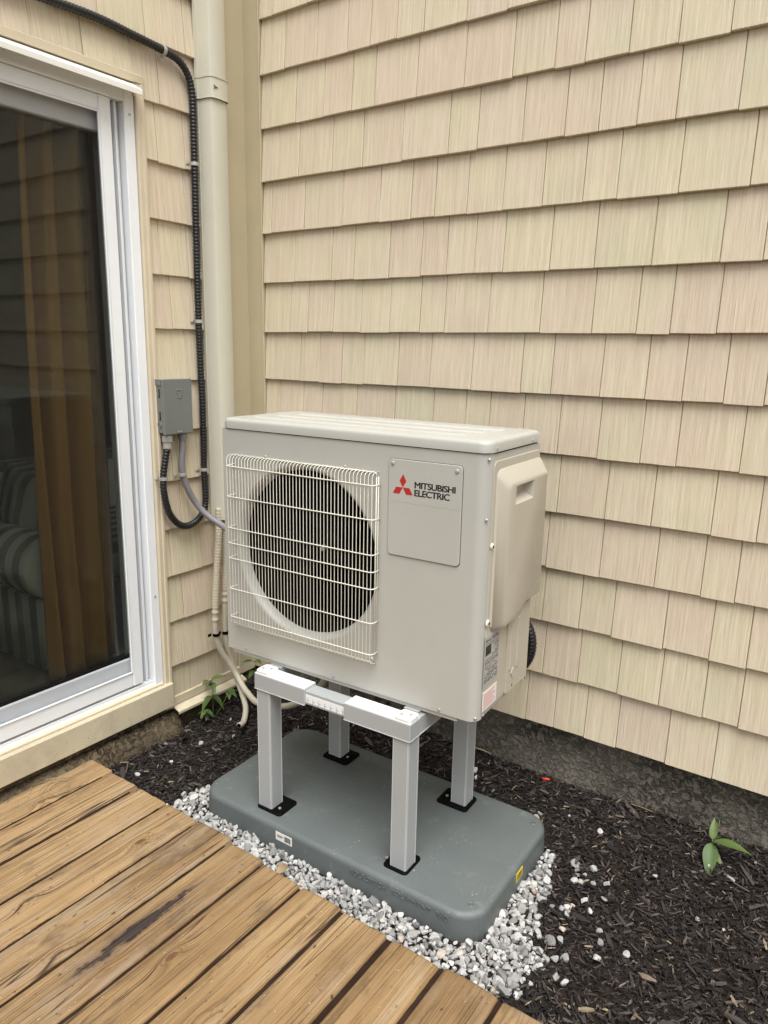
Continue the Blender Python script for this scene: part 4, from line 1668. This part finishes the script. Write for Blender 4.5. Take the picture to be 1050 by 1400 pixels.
def yz_loft(rings, name, mat, parent=hp, smooth=True, bevel=0.0, seg=2):
    """rings: list of (X, outline in Y,Z)"""
    m = MB()
    m.loft([[(X, y, z) for y, z in out] for X, out in rings])
    return m.build(name, mat, parent, smooth=smooth, bevel=bevel, seg=seg)


o = yz_loft([(XS - 0.001, rrect(0.292, 0.645, 0.016, 5, 0.1775, 0.338)), (XS + 0.0022, rrect(0.292, 0.645, 0.016, 5, 0.1775, 0.338)), (XS + 0.0034, rrect(0.288, 0.641, 0.014, 5, 0.1775, 0.338))], 'side_plate', 'acside', smooth=False)
# valve cover: hull with sloping top and front, stepped lower edge
p = 0.029
yb, yf = 0.322, 0.046
X0, X1 = XS + 0.003, XS + p


def cov(yl, yr, zt, zb1, zb2, r):
    # outline (Y,Z), stepped bottom: front part lower (zb1), rear part higher (zb2)
    pts = []
    for k in range(5):
        a = R(180 - 90 * k / 4)
        pts.append((yl + r + r * math.cos(a), zt - r + r * math.sin(a)))
    for k in range(5):
        a = R(90 - 90 * k / 4)
        pts.append((yr - 0.004 + 0.004 * math.cos(a), zt - 0.004 + 0.004 * math.sin(a)))
    pts += [(yr, zb2), ((yl + yr) * 0.5 + 0.02, zb2 - 0.002), ((yl + yr) * 0.5 - 0.02, zb1), (yl + 0.012, zb1), (yl, zb1 + 0.012)]
    return pts[::-1]


rings = [(X0, cov(yf, yb, 0.640, 0.232, 0.262, 0.022)), (X0 + 0.006, cov(yf + 0.002, yb, 0.634, 0.233, 0.263, 0.022)), (X1 - 0.005, cov(yf + 0.022, yb, 0.608, 0.236, 0.265, 0.020)),
         (X1 - 0.0015, cov(yf + 0.027, yb - 0.001, 0.6035, 0.2385, 0.267, 0.018)), (X1, cov(yf + 0.033, yb - 0.003, 0.599, 0.243, 0.271, 0.016))]
o = yz_loft(rings, 'valve_cover', 'acside', smooth=True)
o.data.set_sharp_from_angle(angle=R(32)) if hasattr(o.data, 'set_sharp_from_angle') else None
cover = o
# hand grip: a framed recess (four bevelled sides and a dark-shadowed pocket)
hy0, hy1, hz0, hz1 = 0.108, 0.226, 0.545, 0.594
cutm = MB()
cutm.loft([[(X1 - 0.027, y, z) for y, z in ((hy0 + 0.012, hz0 + 0.022), (hy1 - 0.012, hz0 + 0.022), (hy1 - 0.012, hz1 - 0.002), (hy0 + 0.012, hz1 - 0.002))],
           [(X1 + 0.003, y, z) for y, z in ((hy0, hz0), (hy1, hz0), (hy1, hz1), (hy0, hz1))]])
import bmesh
me_c = bpy.data.meshes.new('cutter')
me_c.from_pydata(cutm.v, [], cutm.f)
bmx = bmesh.new(); bmx.from_mesh(me_c); bmesh.ops.recalc_face_normals(bmx, faces=bmx.faces); bmx.to_mesh(me_c); bmx.free()
bmx = bmesh.new(); bmx.from_mesh(cover.data); bmesh.ops.recalc_face_normals(bmx, faces=bmx.faces); bmx.to_mesh(cover.data); bmx.free()
cutter = bpy.data.objects.new('cutter', me_c)
C.objects.link(cutter)
cutter.parent = hp
bo_ = cover.modifiers.new('grip', 'BOOLEAN'); bo_.object = cutter; bo_.operation = 'DIFFERENCE'; bo_.solver = 'EXACT'
bpy.context.view_layer.update()
dg = bpy.context.evaluated_depsgraph_get()
newme = bpy.data.meshes.new_from_object(cover.evaluated_get(dg))
cover.modifiers.clear()
cover.data = newme
newme.set_sharp_from_angle(angle=R(32)) if hasattr(newme, 'set_sharp_from_angle') else None
bpy.data.objects.remove(cutter, do_unlink=True)
# lower valve plate with pressed channels
o = yz_loft([(XS + 0.0032, rrect(0.150, 0.232, 0.010, 4, 0.238, 0.128)), (XS + 0.0072, rrect(0.150, 0.232, 0.010, 4, 0.238, 0.128)), (XS + 0.0084, rrect(0.146, 0.228, 0.009, 4, 0.238, 0.128))], 'lower_plate', 'acside', smooth=False)
for (y0_, z0_, w_, h_) in ((0.186, 0.145, 0.016, 0.14), (0.232, 0.145, 0.016, 0.15)):
    yz_loft([(XS + 0.0080, rrect(w_, h_, 0.006, 3, y0_, z0_)), (XS + 0.0112, rrect(w_ - 0.006, h_ - 0.006, 0.004, 3, y0_, z0_))], 'pressed_channel', 'acside', o, smooth=False)
m_ = MB()
m_.loft([[(XS + 0.0085, y, z) for y, z in ((0.190, 0.066), (0.206, 0.082), (0.222, 0.060), (0.206, 0.044))], [(XS + 0.0105, y, z) for y, z in ((0.193, 0.066), (0.206, 0.078), (0.219, 0.060), (0.206, 0.048))]])
m_.build('pressed_notch', 'acside', o)
for y, z, r in ((0.036, 0.454, 0.0085), (0.034, 0.258, 0.0105), (0.207, 0.026, 0.0085), (0.300, 0.010, 0.0075)):
    screw(XS + 0.003, y, z, (1, 0, 0), r * 0.95, 0.005, hp, 'wire', 'washer')
    screw(XS + 0.0078, y, z, (1, 0, 0), r * 0.42, 0.0012, hp, 'coil')
for y, z in ((0.012, 0.523), (0.012, 0.667), (0.040, 0.007)):
    screw(AW - 0.004 if y < 0.02 else XS, y, z, (1, -0.4, 0) if y < 0.02 else (1, 0, 0), 0.004, 0.004)
for y, z in ((0.040, 0.690), (0.262, 0.690)):
    screw(AW + 0.002, y, z, (1, 0, 0), 0.0045, 0.003)
screw(AW - 0.006, 0.009, 0.010, (0.6, -0.6, 0), 0.004, 0.004)
# rating label and the small warning label beneath it
XL = XS + 0.0042
m_ = MB(); m_.box((XL - 0.001, 0.026, 0.084), (XL, 0.112, 0.222)); lab = m_.build('rating_label', 'labelgrey', hp)
m_ = MB()
lr = random.Random(4)
z = 0.214
while z > 0.092:
    hgt = lr.choice((0.0016, 0.0022, 0.0028))
    y = 0.030
    while y < 0.106:
        l = lr.uniform(0.004, 0.022)
        if lr.random() < 0.9 and not (0.165 < z < 0.198 and y < 0.066):
            m_.box((XL - 0.0002, y, z - hgt), (XL + 0.0002, min(y + l, 0.109), z))
        y += l + lr.uniform(0.002, 0.006)
    z -= hgt + lr.choice((0.0014, 0.002, 0.004))
m_.build('print', 'greyprint', lab)
m_ = MB(); m_.box((XL - 0.0002, 0.031, 0.170), (XL + 0.0002, 0.064, 0.196)); m_.build('print_block', 'print', lab)
m_ = MB(); m_.box((XL - 0.001, 0.028, 0.020), (XL, 0.112, 0.072)); lab = m_.build('warning_label', 'paper', hp)
m_ = MB()
z = 0.066
while z > 0.026:
    m_.box((XL - 0.0002, 0.033, z - 0.0034), (XL + 0.0002, lr.uniform(0.085, 0.107), z))
    z -= 0.0052
m_.build('print', 'pink', lab)

# ================================================================== LINE COVER, CONDUITS, BOX
duct = empty('line_set_cover', (0.018, -0.20, -0.705))
tag(duct, 'cream rectangular line-set cover running down the corner', 'line cover')
y0_, y1_ = -0.048, 0.052
prof = [(0.0, y0_), (0.012, y0_), (0.012, y0_ + 0.004), (0.020, y0_ + 0.006), (0.050, y0_ + 0.009), (0.062, y0_ + 0.014), (0.068, y0_ + 0.024), (0.069, 0.0), (0.068, y1_ - 0.024), (0.062, y1_ - 0.014), (0.050, y1_ - 0.009), (0.020, y1_ - 0.006), (0.012, y1_ - 0.004), (0.012, y1_), (0.0, y1_)]
m_ = MB()
m_.loft([[(x, y, z) for x, y in prof] for z in (0.0, 2.5)])
m_.build('cover_body', 'duct', duct, smooth=True).data.set_sharp_from_angle(angle=R(35))
zc = 0.80 + 0.705
m_ = MB()
m_.loft([[(0.002 + x * 1.045, y * 1.06, z) for x, y in prof] for z in (zc - 0.034, zc + 0.034)])
cp = m_.build('coupling', 'duct', duct, smooth=True)
cp.data.set_sharp_from_angle(angle=R(35))
for zz in (zc - 0.034, zc + 0.031):
    m_ = MB()
    m_.loft([[(0.002 + x * 1.075, y * 1.09, z) for x, y in prof] for z in (zz, zz + 0.003)])
    m_.build('coupling_rim', 'duct', cp, smooth=False)
m_ = MB()
poly2 = [(0.0735, -0.030, zc + 0.006), (0.0738, -0.010, zc), (0.0735, -0.030, zc - 0.006), (0.0735, -0.025, zc)]
m_.add(poly2 + [(x + 0.0012, y, z) for x, y, z in poly2], [(3, 2, 1, 0), (4, 5, 6, 7), (0, 1, 5, 4), (1, 2, 6, 5), (2, 3, 7, 6), (3, 0, 4, 7)])
m_.build('moulded_arrow', 'greyprint', cp)


def corrugated(pts, r, amp, pitch, seg=12):
    P, L = spline(pts, pitch / 4)
    rad = [r + amp * (1 if (i // 2) % 2 == 0 else -1) for i in range(len(P))]
    m = MB()
    m.tube(P, rad, seg)
    return m


# black flexible conduit: along the wall, down beside the cover, looped up into the box
cx_ = 0.031
pts = [(cx_, -1.9, 0.862), (cx_, -1.3, 0.868), (cx_, -0.95, 0.874), (cx_, -0.655, 0.888), (cx_, -0.504, 0.882), (cx_, -0.39, 0.874), (cx_, -0.325, 0.862), (cx_, -0.285, 0.825), (cx_, -0.271, 0.765), (cx_, -0.271, 0.66), (cx_, -0.272, 0.55), (cx_, -0.275, 0.376), (cx_, -0.279, 0.016), (cx_ + 0.004, -0.279, -0.285), (cx_ + 0.002, -0.280, -0.517), (0.034, -0.279, -0.60), (0.036, -0.287, -0.655), (0.040, -0.325, -0.692), (0.042, -0.376, -0.706), (0.042, -0.42, -0.690), (0.042, -0.458, -0.640), (0.042, -0.476, -0.563), (0.040, -0.473, -0.505), (0.040, -0.459, -0.44), (0.040, -0.452, -0.415)]
o = corrugated(pts, 0.0117, 0.0009, 0.0115, 12).build('flexible_conduit', 'cable', None, smooth=True)
tag(o, 'black ribbed conduit running over the door and down to the grey box', 'conduit')


def strap(y, z, along, label, x=cx_, r=0.0128, side=-1, mat='steel'):
    """one-hole conduit strap: saddle plus a screwed tab"""
    e = empty('conduit_strap', (x - r, y, z))
    tag(e, label, 'strap', 'steel conduit straps')
    m = MB()
    rings = []
    hw = 0.006
    for q in range(13):
        a = R(-100 + 200 * q / 12)
        for_r = []
        for (rr, ww) in ((r - 0.0002, -hw), (r - 0.0002, hw), (r + 0.0018, hw * 0.9), (r + 0.0018, -hw * 0.9)):
            if along == 'z':
                for_r.append((r + rr * math.cos(a), rr * math.sin(a), ww))
            else:
                for_r.append((r + rr * math.cos(a), ww, rr * math.sin(a)))
        rings.append(for_r)
    m.loft(rings)
    m.build('saddle', mat, e, smooth=False)
    m = MB()
    t0, t1 = r, r + 0.018
    if along == 'z':
        a, b = sorted((side * t0, side * t1))
        m.box((0.001, a, -0.006), (0.003, b, 0.006), 0.0008)
        c = (0.003, side * (t0 + 0.010), 0)
    else:
        a, b = sorted((side * t0, side * t1))
        m.box((0.001, -0.006, a), (0.003, 0.006, b), 0.0008)
        c = (0.003, 0, side * (t0 + 0.010))
    m.build('tab', mat, e)
    m = MB()
    m.tube([Vector(c), Vector(c) + Vector((0.002, 0, 0)), Vector(c) + Vector((0.003, 0, 0))], [0.0045, 0.004, 0.002], 10)
    m.build('screw', mat, e)
    return e


strap(-0.385, 0.8735, 'y', 'steel strap on the black conduit just before it bends down', side=-1)
strap(-0.272, 0.555, 'z', 'upper steel strap on the vertical black conduit beside the line cover')
strap(-0.2775, 0.030, 'z', 'middle steel strap on the vertical black conduit above the grey box level')
strap(-0.2805, -0.508, 'z', 'lower steel strap on the vertical black conduit beside the grey conduit', x=0.033)
strap(-0.4735, -0.517, 'z', 'steel strap on the black conduit loop just below the grey box', x=0.041)
strap(-0.390, -0.512, 'z', 'steel strap on the smooth grey conduit below the box', x=0.040, r=0.0125)

# disconnect box
bxw, bxh, bxd = 0.127, 0.186, 0.046
dbox = empty('disconnect_box', (0.016, -0.476, -0.357))
tag(dbox, 'grey steel disconnect box on the wall beside the door', 'electrical box')
m_ = MB(); m_.box((0.0, 0.002, 0.002), (bxd - 0.010, bxw - 0.002, bxh - 0.001), 0.0015)
m_.build('box_body', 'box', dbox)
m_ = MB()
m_.box((bxd - 0.0095, 0.0, -0.004), (bxd, bxw, bxh + 0.002), 0.002)
m_.box((0.006, -0.0012, bxh - 0.020), (bxd - 0.010, 0.0018, bxh + 0.001), 0.0006)
cvr = m_.build('box_cover', 'box', dbox)
m_ = MB()       # embossed mark on the cover
mz = 0.150
for a, b in (((0.058, mz), (0.080, mz)), ((0.077, mz), (0.070, mz - 0.026)), ((0.058, mz), (0.058, mz - 0.005)), ((0.064, mz - 0.028), (0.076, mz - 0.028)), ((0.079, mz - 0.019), (0.083, mz - 0.017)), ((0.060, mz - 0.012), (0.063, mz - 0.010))):
    m_.tube([(bxd + 0.0002, a[0], a[1]), (bxd + 0.0004, b[0], b[1])], 0.0020, 6)
m_.build('embossed_mark', 'box', cvr)
m_ = MB()
for r_, t_ in ((0.0105, 0.0010), (0.0065, 0.0010)):
    m_.tube([(0.019 + r_ * math.cos(2 * math.pi * q / 24), 0.0012, 0.028 + r_ * math.sin(2 * math.pi * q / 24)) for q in range(25)], t_, 5)
m_.build('knockout', 'box', dbox)
m_ = MB()
for z0_ in (0.128, 0.050):
    m_.box((0.022, 0.0002, z0_), (0.026, 0.0022, z0_ + 0.026), 0.0006)
    m_.box((0.018, 0.0004, z0_ - 0.003), (0.028, 0.0022, z0_ - 0.0005), 0.0005)
m_.build('side_tab', 'black', dbox)
m_ = MB()
for yy in (0.060, 0.072):
    m_.tube([(bxd - 0.004, yy, 0.004), (bxd + 0.003, yy, 0.003)], [0.0035, 0.0028], 8)
m_.build('screw', 'steel', dbox)
m_ = MB()
yc, xc = 0.026, 0.024
m_.cyl((xc, yc, 0.001), (0, 0, -1), 0.0135, 0.008, 8)
m_.cyl((xc, yc, -0.008), (0, 0, -1), 0.0185, 0.022, 8)
m_.cyl((xc, yc, -0.031), (0, 0, -1), 0.0145, 0.018, 18)
m_.cyl((xc, yc, -0.047), (0, 0, -1), 0.0155, 0.006, 18)
m_.build('conduit_connector', 'steel', dbox)
m_ = MB()
m_.cyl((xc, 0.094, 0.001), (0, 0, -1), 0.0165, 0.020, 18)
m_.cyl((xc, 0.094, -0.019), (0, 0, -1), 0.0150, 0.008, 18)
m_.build('conduit_connector', 'grey', dbox)

# smooth grey conduit from the box to the back of the heat pump
P, L = spline([(0.040, -0.381, -0.36), (0.040, -0.384, -0.42), (0.040, -0.390, -0.489), (0.044, -0.374, -0.559), (0.058, -0.342, -0.630), (0.095, -0.318, -0.675), (0.15, -0.302, -0.705), (0.25, -0.31, -0.738), (0.36, -0.29, -0.765), (0.50, -0.255, -0.80), (0.62, -0.25, -0.81)], 0.012)
m_ = MB(); m_.tube(P, 0.0116, 14)
o = m_.build('smooth_conduit', 'grey', None, smooth=True)
tag(o, 'smooth grey conduit curving from the box to the heat pump', 'conduit')

# two cream sleeves out of the bottom of the line cover
def sleeve(pts, r, ribbed_to):
    P, L = spline(pts, 0.003)
    rad = []
    for i, q in enumerate(P):
        rr = r
        if q[2] > ribbed_to:
            rr = r + 0.0005 * (1 if (i // 2) % 2 else -1) + 0.0012
        elif abs(q[2] - ribbed_to + 0.012) < 0.006 or abs(q[2] - ribbed_to + 0.04) < 0.006:
            rr = r + 0.0026
        rad.append(rr)
    m = MB()
    m.tube(P, rad, 14)
    return m


o = sleeve([(0.058, -0.237, -0.66), (0.058, -0.243, -0.78), (0.058, -0.260, -0.933), (0.058, -0.272, -1.08), (0.056, -0.270, -1.17), (0.062, -0.249, -1.245), (0.075, -0.222, -1.30), (0.10, -0.205, -1.355), (0.17, -0.22, -1.400), (0.28, -0.25, -1.405), (0.45, -0.25, -1.35), (0.6, -0.25, -1.2), (0.64, -0.25, -1.0)], 0.0118, -1.06).build('pipe_sleeve', 'pipe', None, smooth=True)
tag(o, 'ribbed cream pipe sleeve bending along the ground towards the stand', 'pipe')
P2 = [(0.056, -0.205, -0.66), (0.055, -0.206, -0.86), (0.055, -0.219, -1.06), (0.055, -0.220, -1.20), (0.060, -0.196, -1.305), (0.085, -0.190, -1.385), (0.125, -0.205, -1.425), (0.185, -0.245, -1.452), (0.235, -0.305, -1.468), (0.246, -0.340, -1.466)]
o = sleeve(P2, 0.0112, -1.00).build('drain_hose', 'pipe', None, smooth=True)
tag(o, 'cream drain hose ending open on the mulch', 'hose')
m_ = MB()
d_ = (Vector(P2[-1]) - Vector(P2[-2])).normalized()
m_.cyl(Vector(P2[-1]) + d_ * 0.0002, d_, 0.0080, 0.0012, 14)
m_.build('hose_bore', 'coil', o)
e = strap(-0.270, -1.165, 'z', 'dark pipe strap holding the ribbed cream sleeve to the wall', x=0.056, r=0.0135, mat='coil')
e['group'] = 'dark pipe straps'
e = strap(-0.220, -1.172, 'z', 'dark pipe strap on the drain hose tucked behind the heat pump edge', x=0.055, r=0.0130, mat='coil')
e['group'] = 'dark pipe straps'

# black insulated coil of pipe showing behind the heat pump
pts = []
for q in range(30):
    a = 2 * math.pi * q / 20 + 0.6
    pts.append((1.282 + 0.064 * math.cos(a), -0.235 + 0.0016 * q, -0.905 + 0.085 * math.sin(a)))
o = corrugated(pts, 0.0155, 0.0006, 0.010, 12).build('coiled_pipe', 'cable', None, smooth=True)
tag(o, 'black ribbed pipe coiled behind the heat pump', 'pipe')

# ================================================================== WEEDS AND SMALL THINGS
def leaf_mesh(L, Wd, curl, cup, lobes=0.0, seed=0):
    n = 10
    vs, fs = [], []
    for i in range(n + 1):
        t = i / n
        w = Wd * (math.sin(math.pi * min(1, t * 1.02) ** 0.8) ** 0.85) * (1 - 0.25 * t) + 0.0004
        if lobes and i % 2:
            w *= 1 - lobes
        x = L * t
        z = -curl * L * t * t
        wig = 0.04 * L * math.sin(t * 7 + seed)
        for s in (-1, -0.5, 0, 0.5, 1):
            vs.append((x, s * w / 2, z + abs(s) * cup * w + wig * s * 0.25))
    for i in range(n):
        for j in range(4):
            a = i * 5 + j
            fs.append((a, a + 5, a + 6, a + 1))
    return vs, fs


def weed(loc, label, stems, group='weeds growing in the mulch'):
    e = empty('weed', loc)
    tag(e, label, 'weed', group)
    for (base, tip, leaves) in stems:
        m = MB()
        b, t = Vector(base), Vector(tip)
        mid = (b + t) / 2 + Vector((0.004, 0.002, 0.004))
        P, L = spline([b, mid, t], 0.01)
        m.tube(P, [0.0016 * (1 - 0.4 * i / len(P)) for i in range(len(P))], 6)
        m.build('stem', 'stem', e, smooth=True)
        for (f, az, el, L_, W_, curl, lob) in leaves:
            m = MB()
            m.add(*leaf_mesh(L_, W_, curl, 0.14, lob, az))
            o = m.build('leaf', 'leaf', e, smooth=True)
            q = b + (t - b) * f
            o.location = q
            o.rotation_euler = (0, R(-el), R(az))
    return e


def fan_leaves(f, azs, el, L, W, curl, lob=0.0):
    return [(f, a, el, L, W, curl, lob) for a in azs]


wz = ground_z(0.06, -0.33)
weed((0.055, -0.300, wz + 0.012), 'leafy green weed in the mulch below the narrow wall', [
    ((0, 0, -0.012), (0.005, -0.01, 0.150), fan_leaves(1.0, (-70, 60), 35, 0.062, 0.036, 0.5, 0.12) + fan_leaves(0.95, (-25, 160), 10, 0.055, 0.032, 0.6, 0.12) + fan_leaves(0.6, (-90, 20), -10, 0.062, 0.036, 0.7, 0.1)),
    ((0.01, 0.01, 0), (0.03, 0.06, 0.085), fan_leaves(1.0, (70, -40, 0), 15, 0.042, 0.030, 0.6, 0.1)),
    ((0.0, -0.02, 0), (0.03, -0.06, 0.05), fan_leaves(1.0, (-80, 10, 90, -140), 5, 0.034, 0.024, 0.6, 0.25) + fan_leaves(0.6, (-50, 40), 0, 0.03, 0.022, 0.6, 0.2)),
])
weed((0.07, -0.085, ground_z(0.07, -0.08)), 'small weed in the corner behind the stand leg', [
    ((0, 0, 0), (0.03, -0.02, 0.14), fan_leaves(1.0, (-20, 60, -100), 40, 0.06, 0.03, 0.5) + fan_leaves(0.7, (10, -70), 20, 0.05, 0.028, 0.6)),
])
wz = ground_z(1.875, -0.07)
weed((1.868, -0.062, wz), 'broad-leaved weed against the foundation at right', [
    ((0, 0, 0), (0.006, -0.004, 0.055), [(0.9, -8, 22, 0.105, 0.040, 0.30, 0.0), (0.8, -82, -25, 0.095, 0.044, 0.35, 0.0), (1.0, 100, 62, 0.06, 0.024, 0.2, 0.0), (0.4, -40, 4, 0.05, 0.026, 0.5, 0.0)]),
    ((0.0, 0.0, 0), (0.016, 0.010, 0.115), [(1.0, 30, 70, 0.016, 0.008, 0.4, 0.0)]),
])

# scraps lying about
q = hit(747, 1067, 2, -1.455)
m_ = MB(); m_.tube([(-0.012, -0.003, 0), (0.012, 0.003, 0.002)], 0.0042, 10)
o = m_.build('plastic_scrap', 'redplastic', None, smooth=True)
o.location = (q[0], min(q[1], -0.002), ground_z(q[0], 0) + 0.014)
tag(o, 'bright red plastic scrap lying by the foundation', 'scrap')
for (p0, p1, lab, r_, mt) in (((648, 1022), (672, 1036), 'pale stick leaning in the mulch beside the rear stand leg', 0.004, 'twig'), ((870, 1092), (906, 1093), 'thin dry twig on the mulch along the foundation', 0.0016, 'twig'), ((170, 1075), (205, 1060), None, 0.0015, 'twig')):
    if lab is None:
        continue
    a_, b_ = hit(*p0, 2, -1.452), hit(*p1, 2, -1.452)
    a_[1] = min(a_[1], 0.012); b_[1] = min(b_[1], 0.012)
    m_ = MB()
    P, L = spline([a_, (a_ + b_) / 2 + np.array([0, -0.003, 0.004]), b_], 0.01)
    m_.tube(P, [r_ * (1 - 0.5 * i / len(P)) for i in range(len(P))], 6)
    o = m_.build('twig', mt, None, smooth=True)
    o.location.z = 0.016
    tag(o, lab, 'twig', 'twigs on the mulch')
# a few dry grass strands lying on the first boards
q = hit(78, 1076, 2, DECK_Z)
gs = random.Random(2)
m_ = MB()
for i in range(7):
    a0 = gs.uniform(0, 6.28)
    cx0, cy0 = gs.uniform(-0.02, 0.02), gs.uniform(-0.03, 0.03)
    P, L = spline([(cx0 + 0.05 * math.cos(a0 + t * 1.1) * (0.5 + 0.25 * t), cy0 + 0.07 * math.sin(a0 + t * 1.1) * (0.5 + 0.2 * t), 0.003 + 0.003 * gs.random()) for t in range(4)], 0.006)
    m_.tube(P, 0.0007, 5)
o = m_.build('dry_grass', 'deadleaf', None, smooth=True)
o.location = (q[0], q[1], DECK_Z)
tag(o, 'tangle of dry grass strands on the deck corner by the door', 'dry grass')
# dry leaf caught between deck and gravel
q = hit(381, 1188, 2, -1.455)
m_ = MB(); m_.add(*leaf_mesh(0.055, 0.036, -0.5, 0.25, 0.2, 2))
o = m_.build('dry_leaf', 'deadleaf', None, smooth=True)
o.location = (q[0] - 0.03, q[1] + 0.022, -1.484)
o.rotation_euler = (R(35), R(-12), R(15))
tag(o, 'curled dry leaf caught between deck and gravel', 'leaf')
print('objects', len(bpy.data.objects))
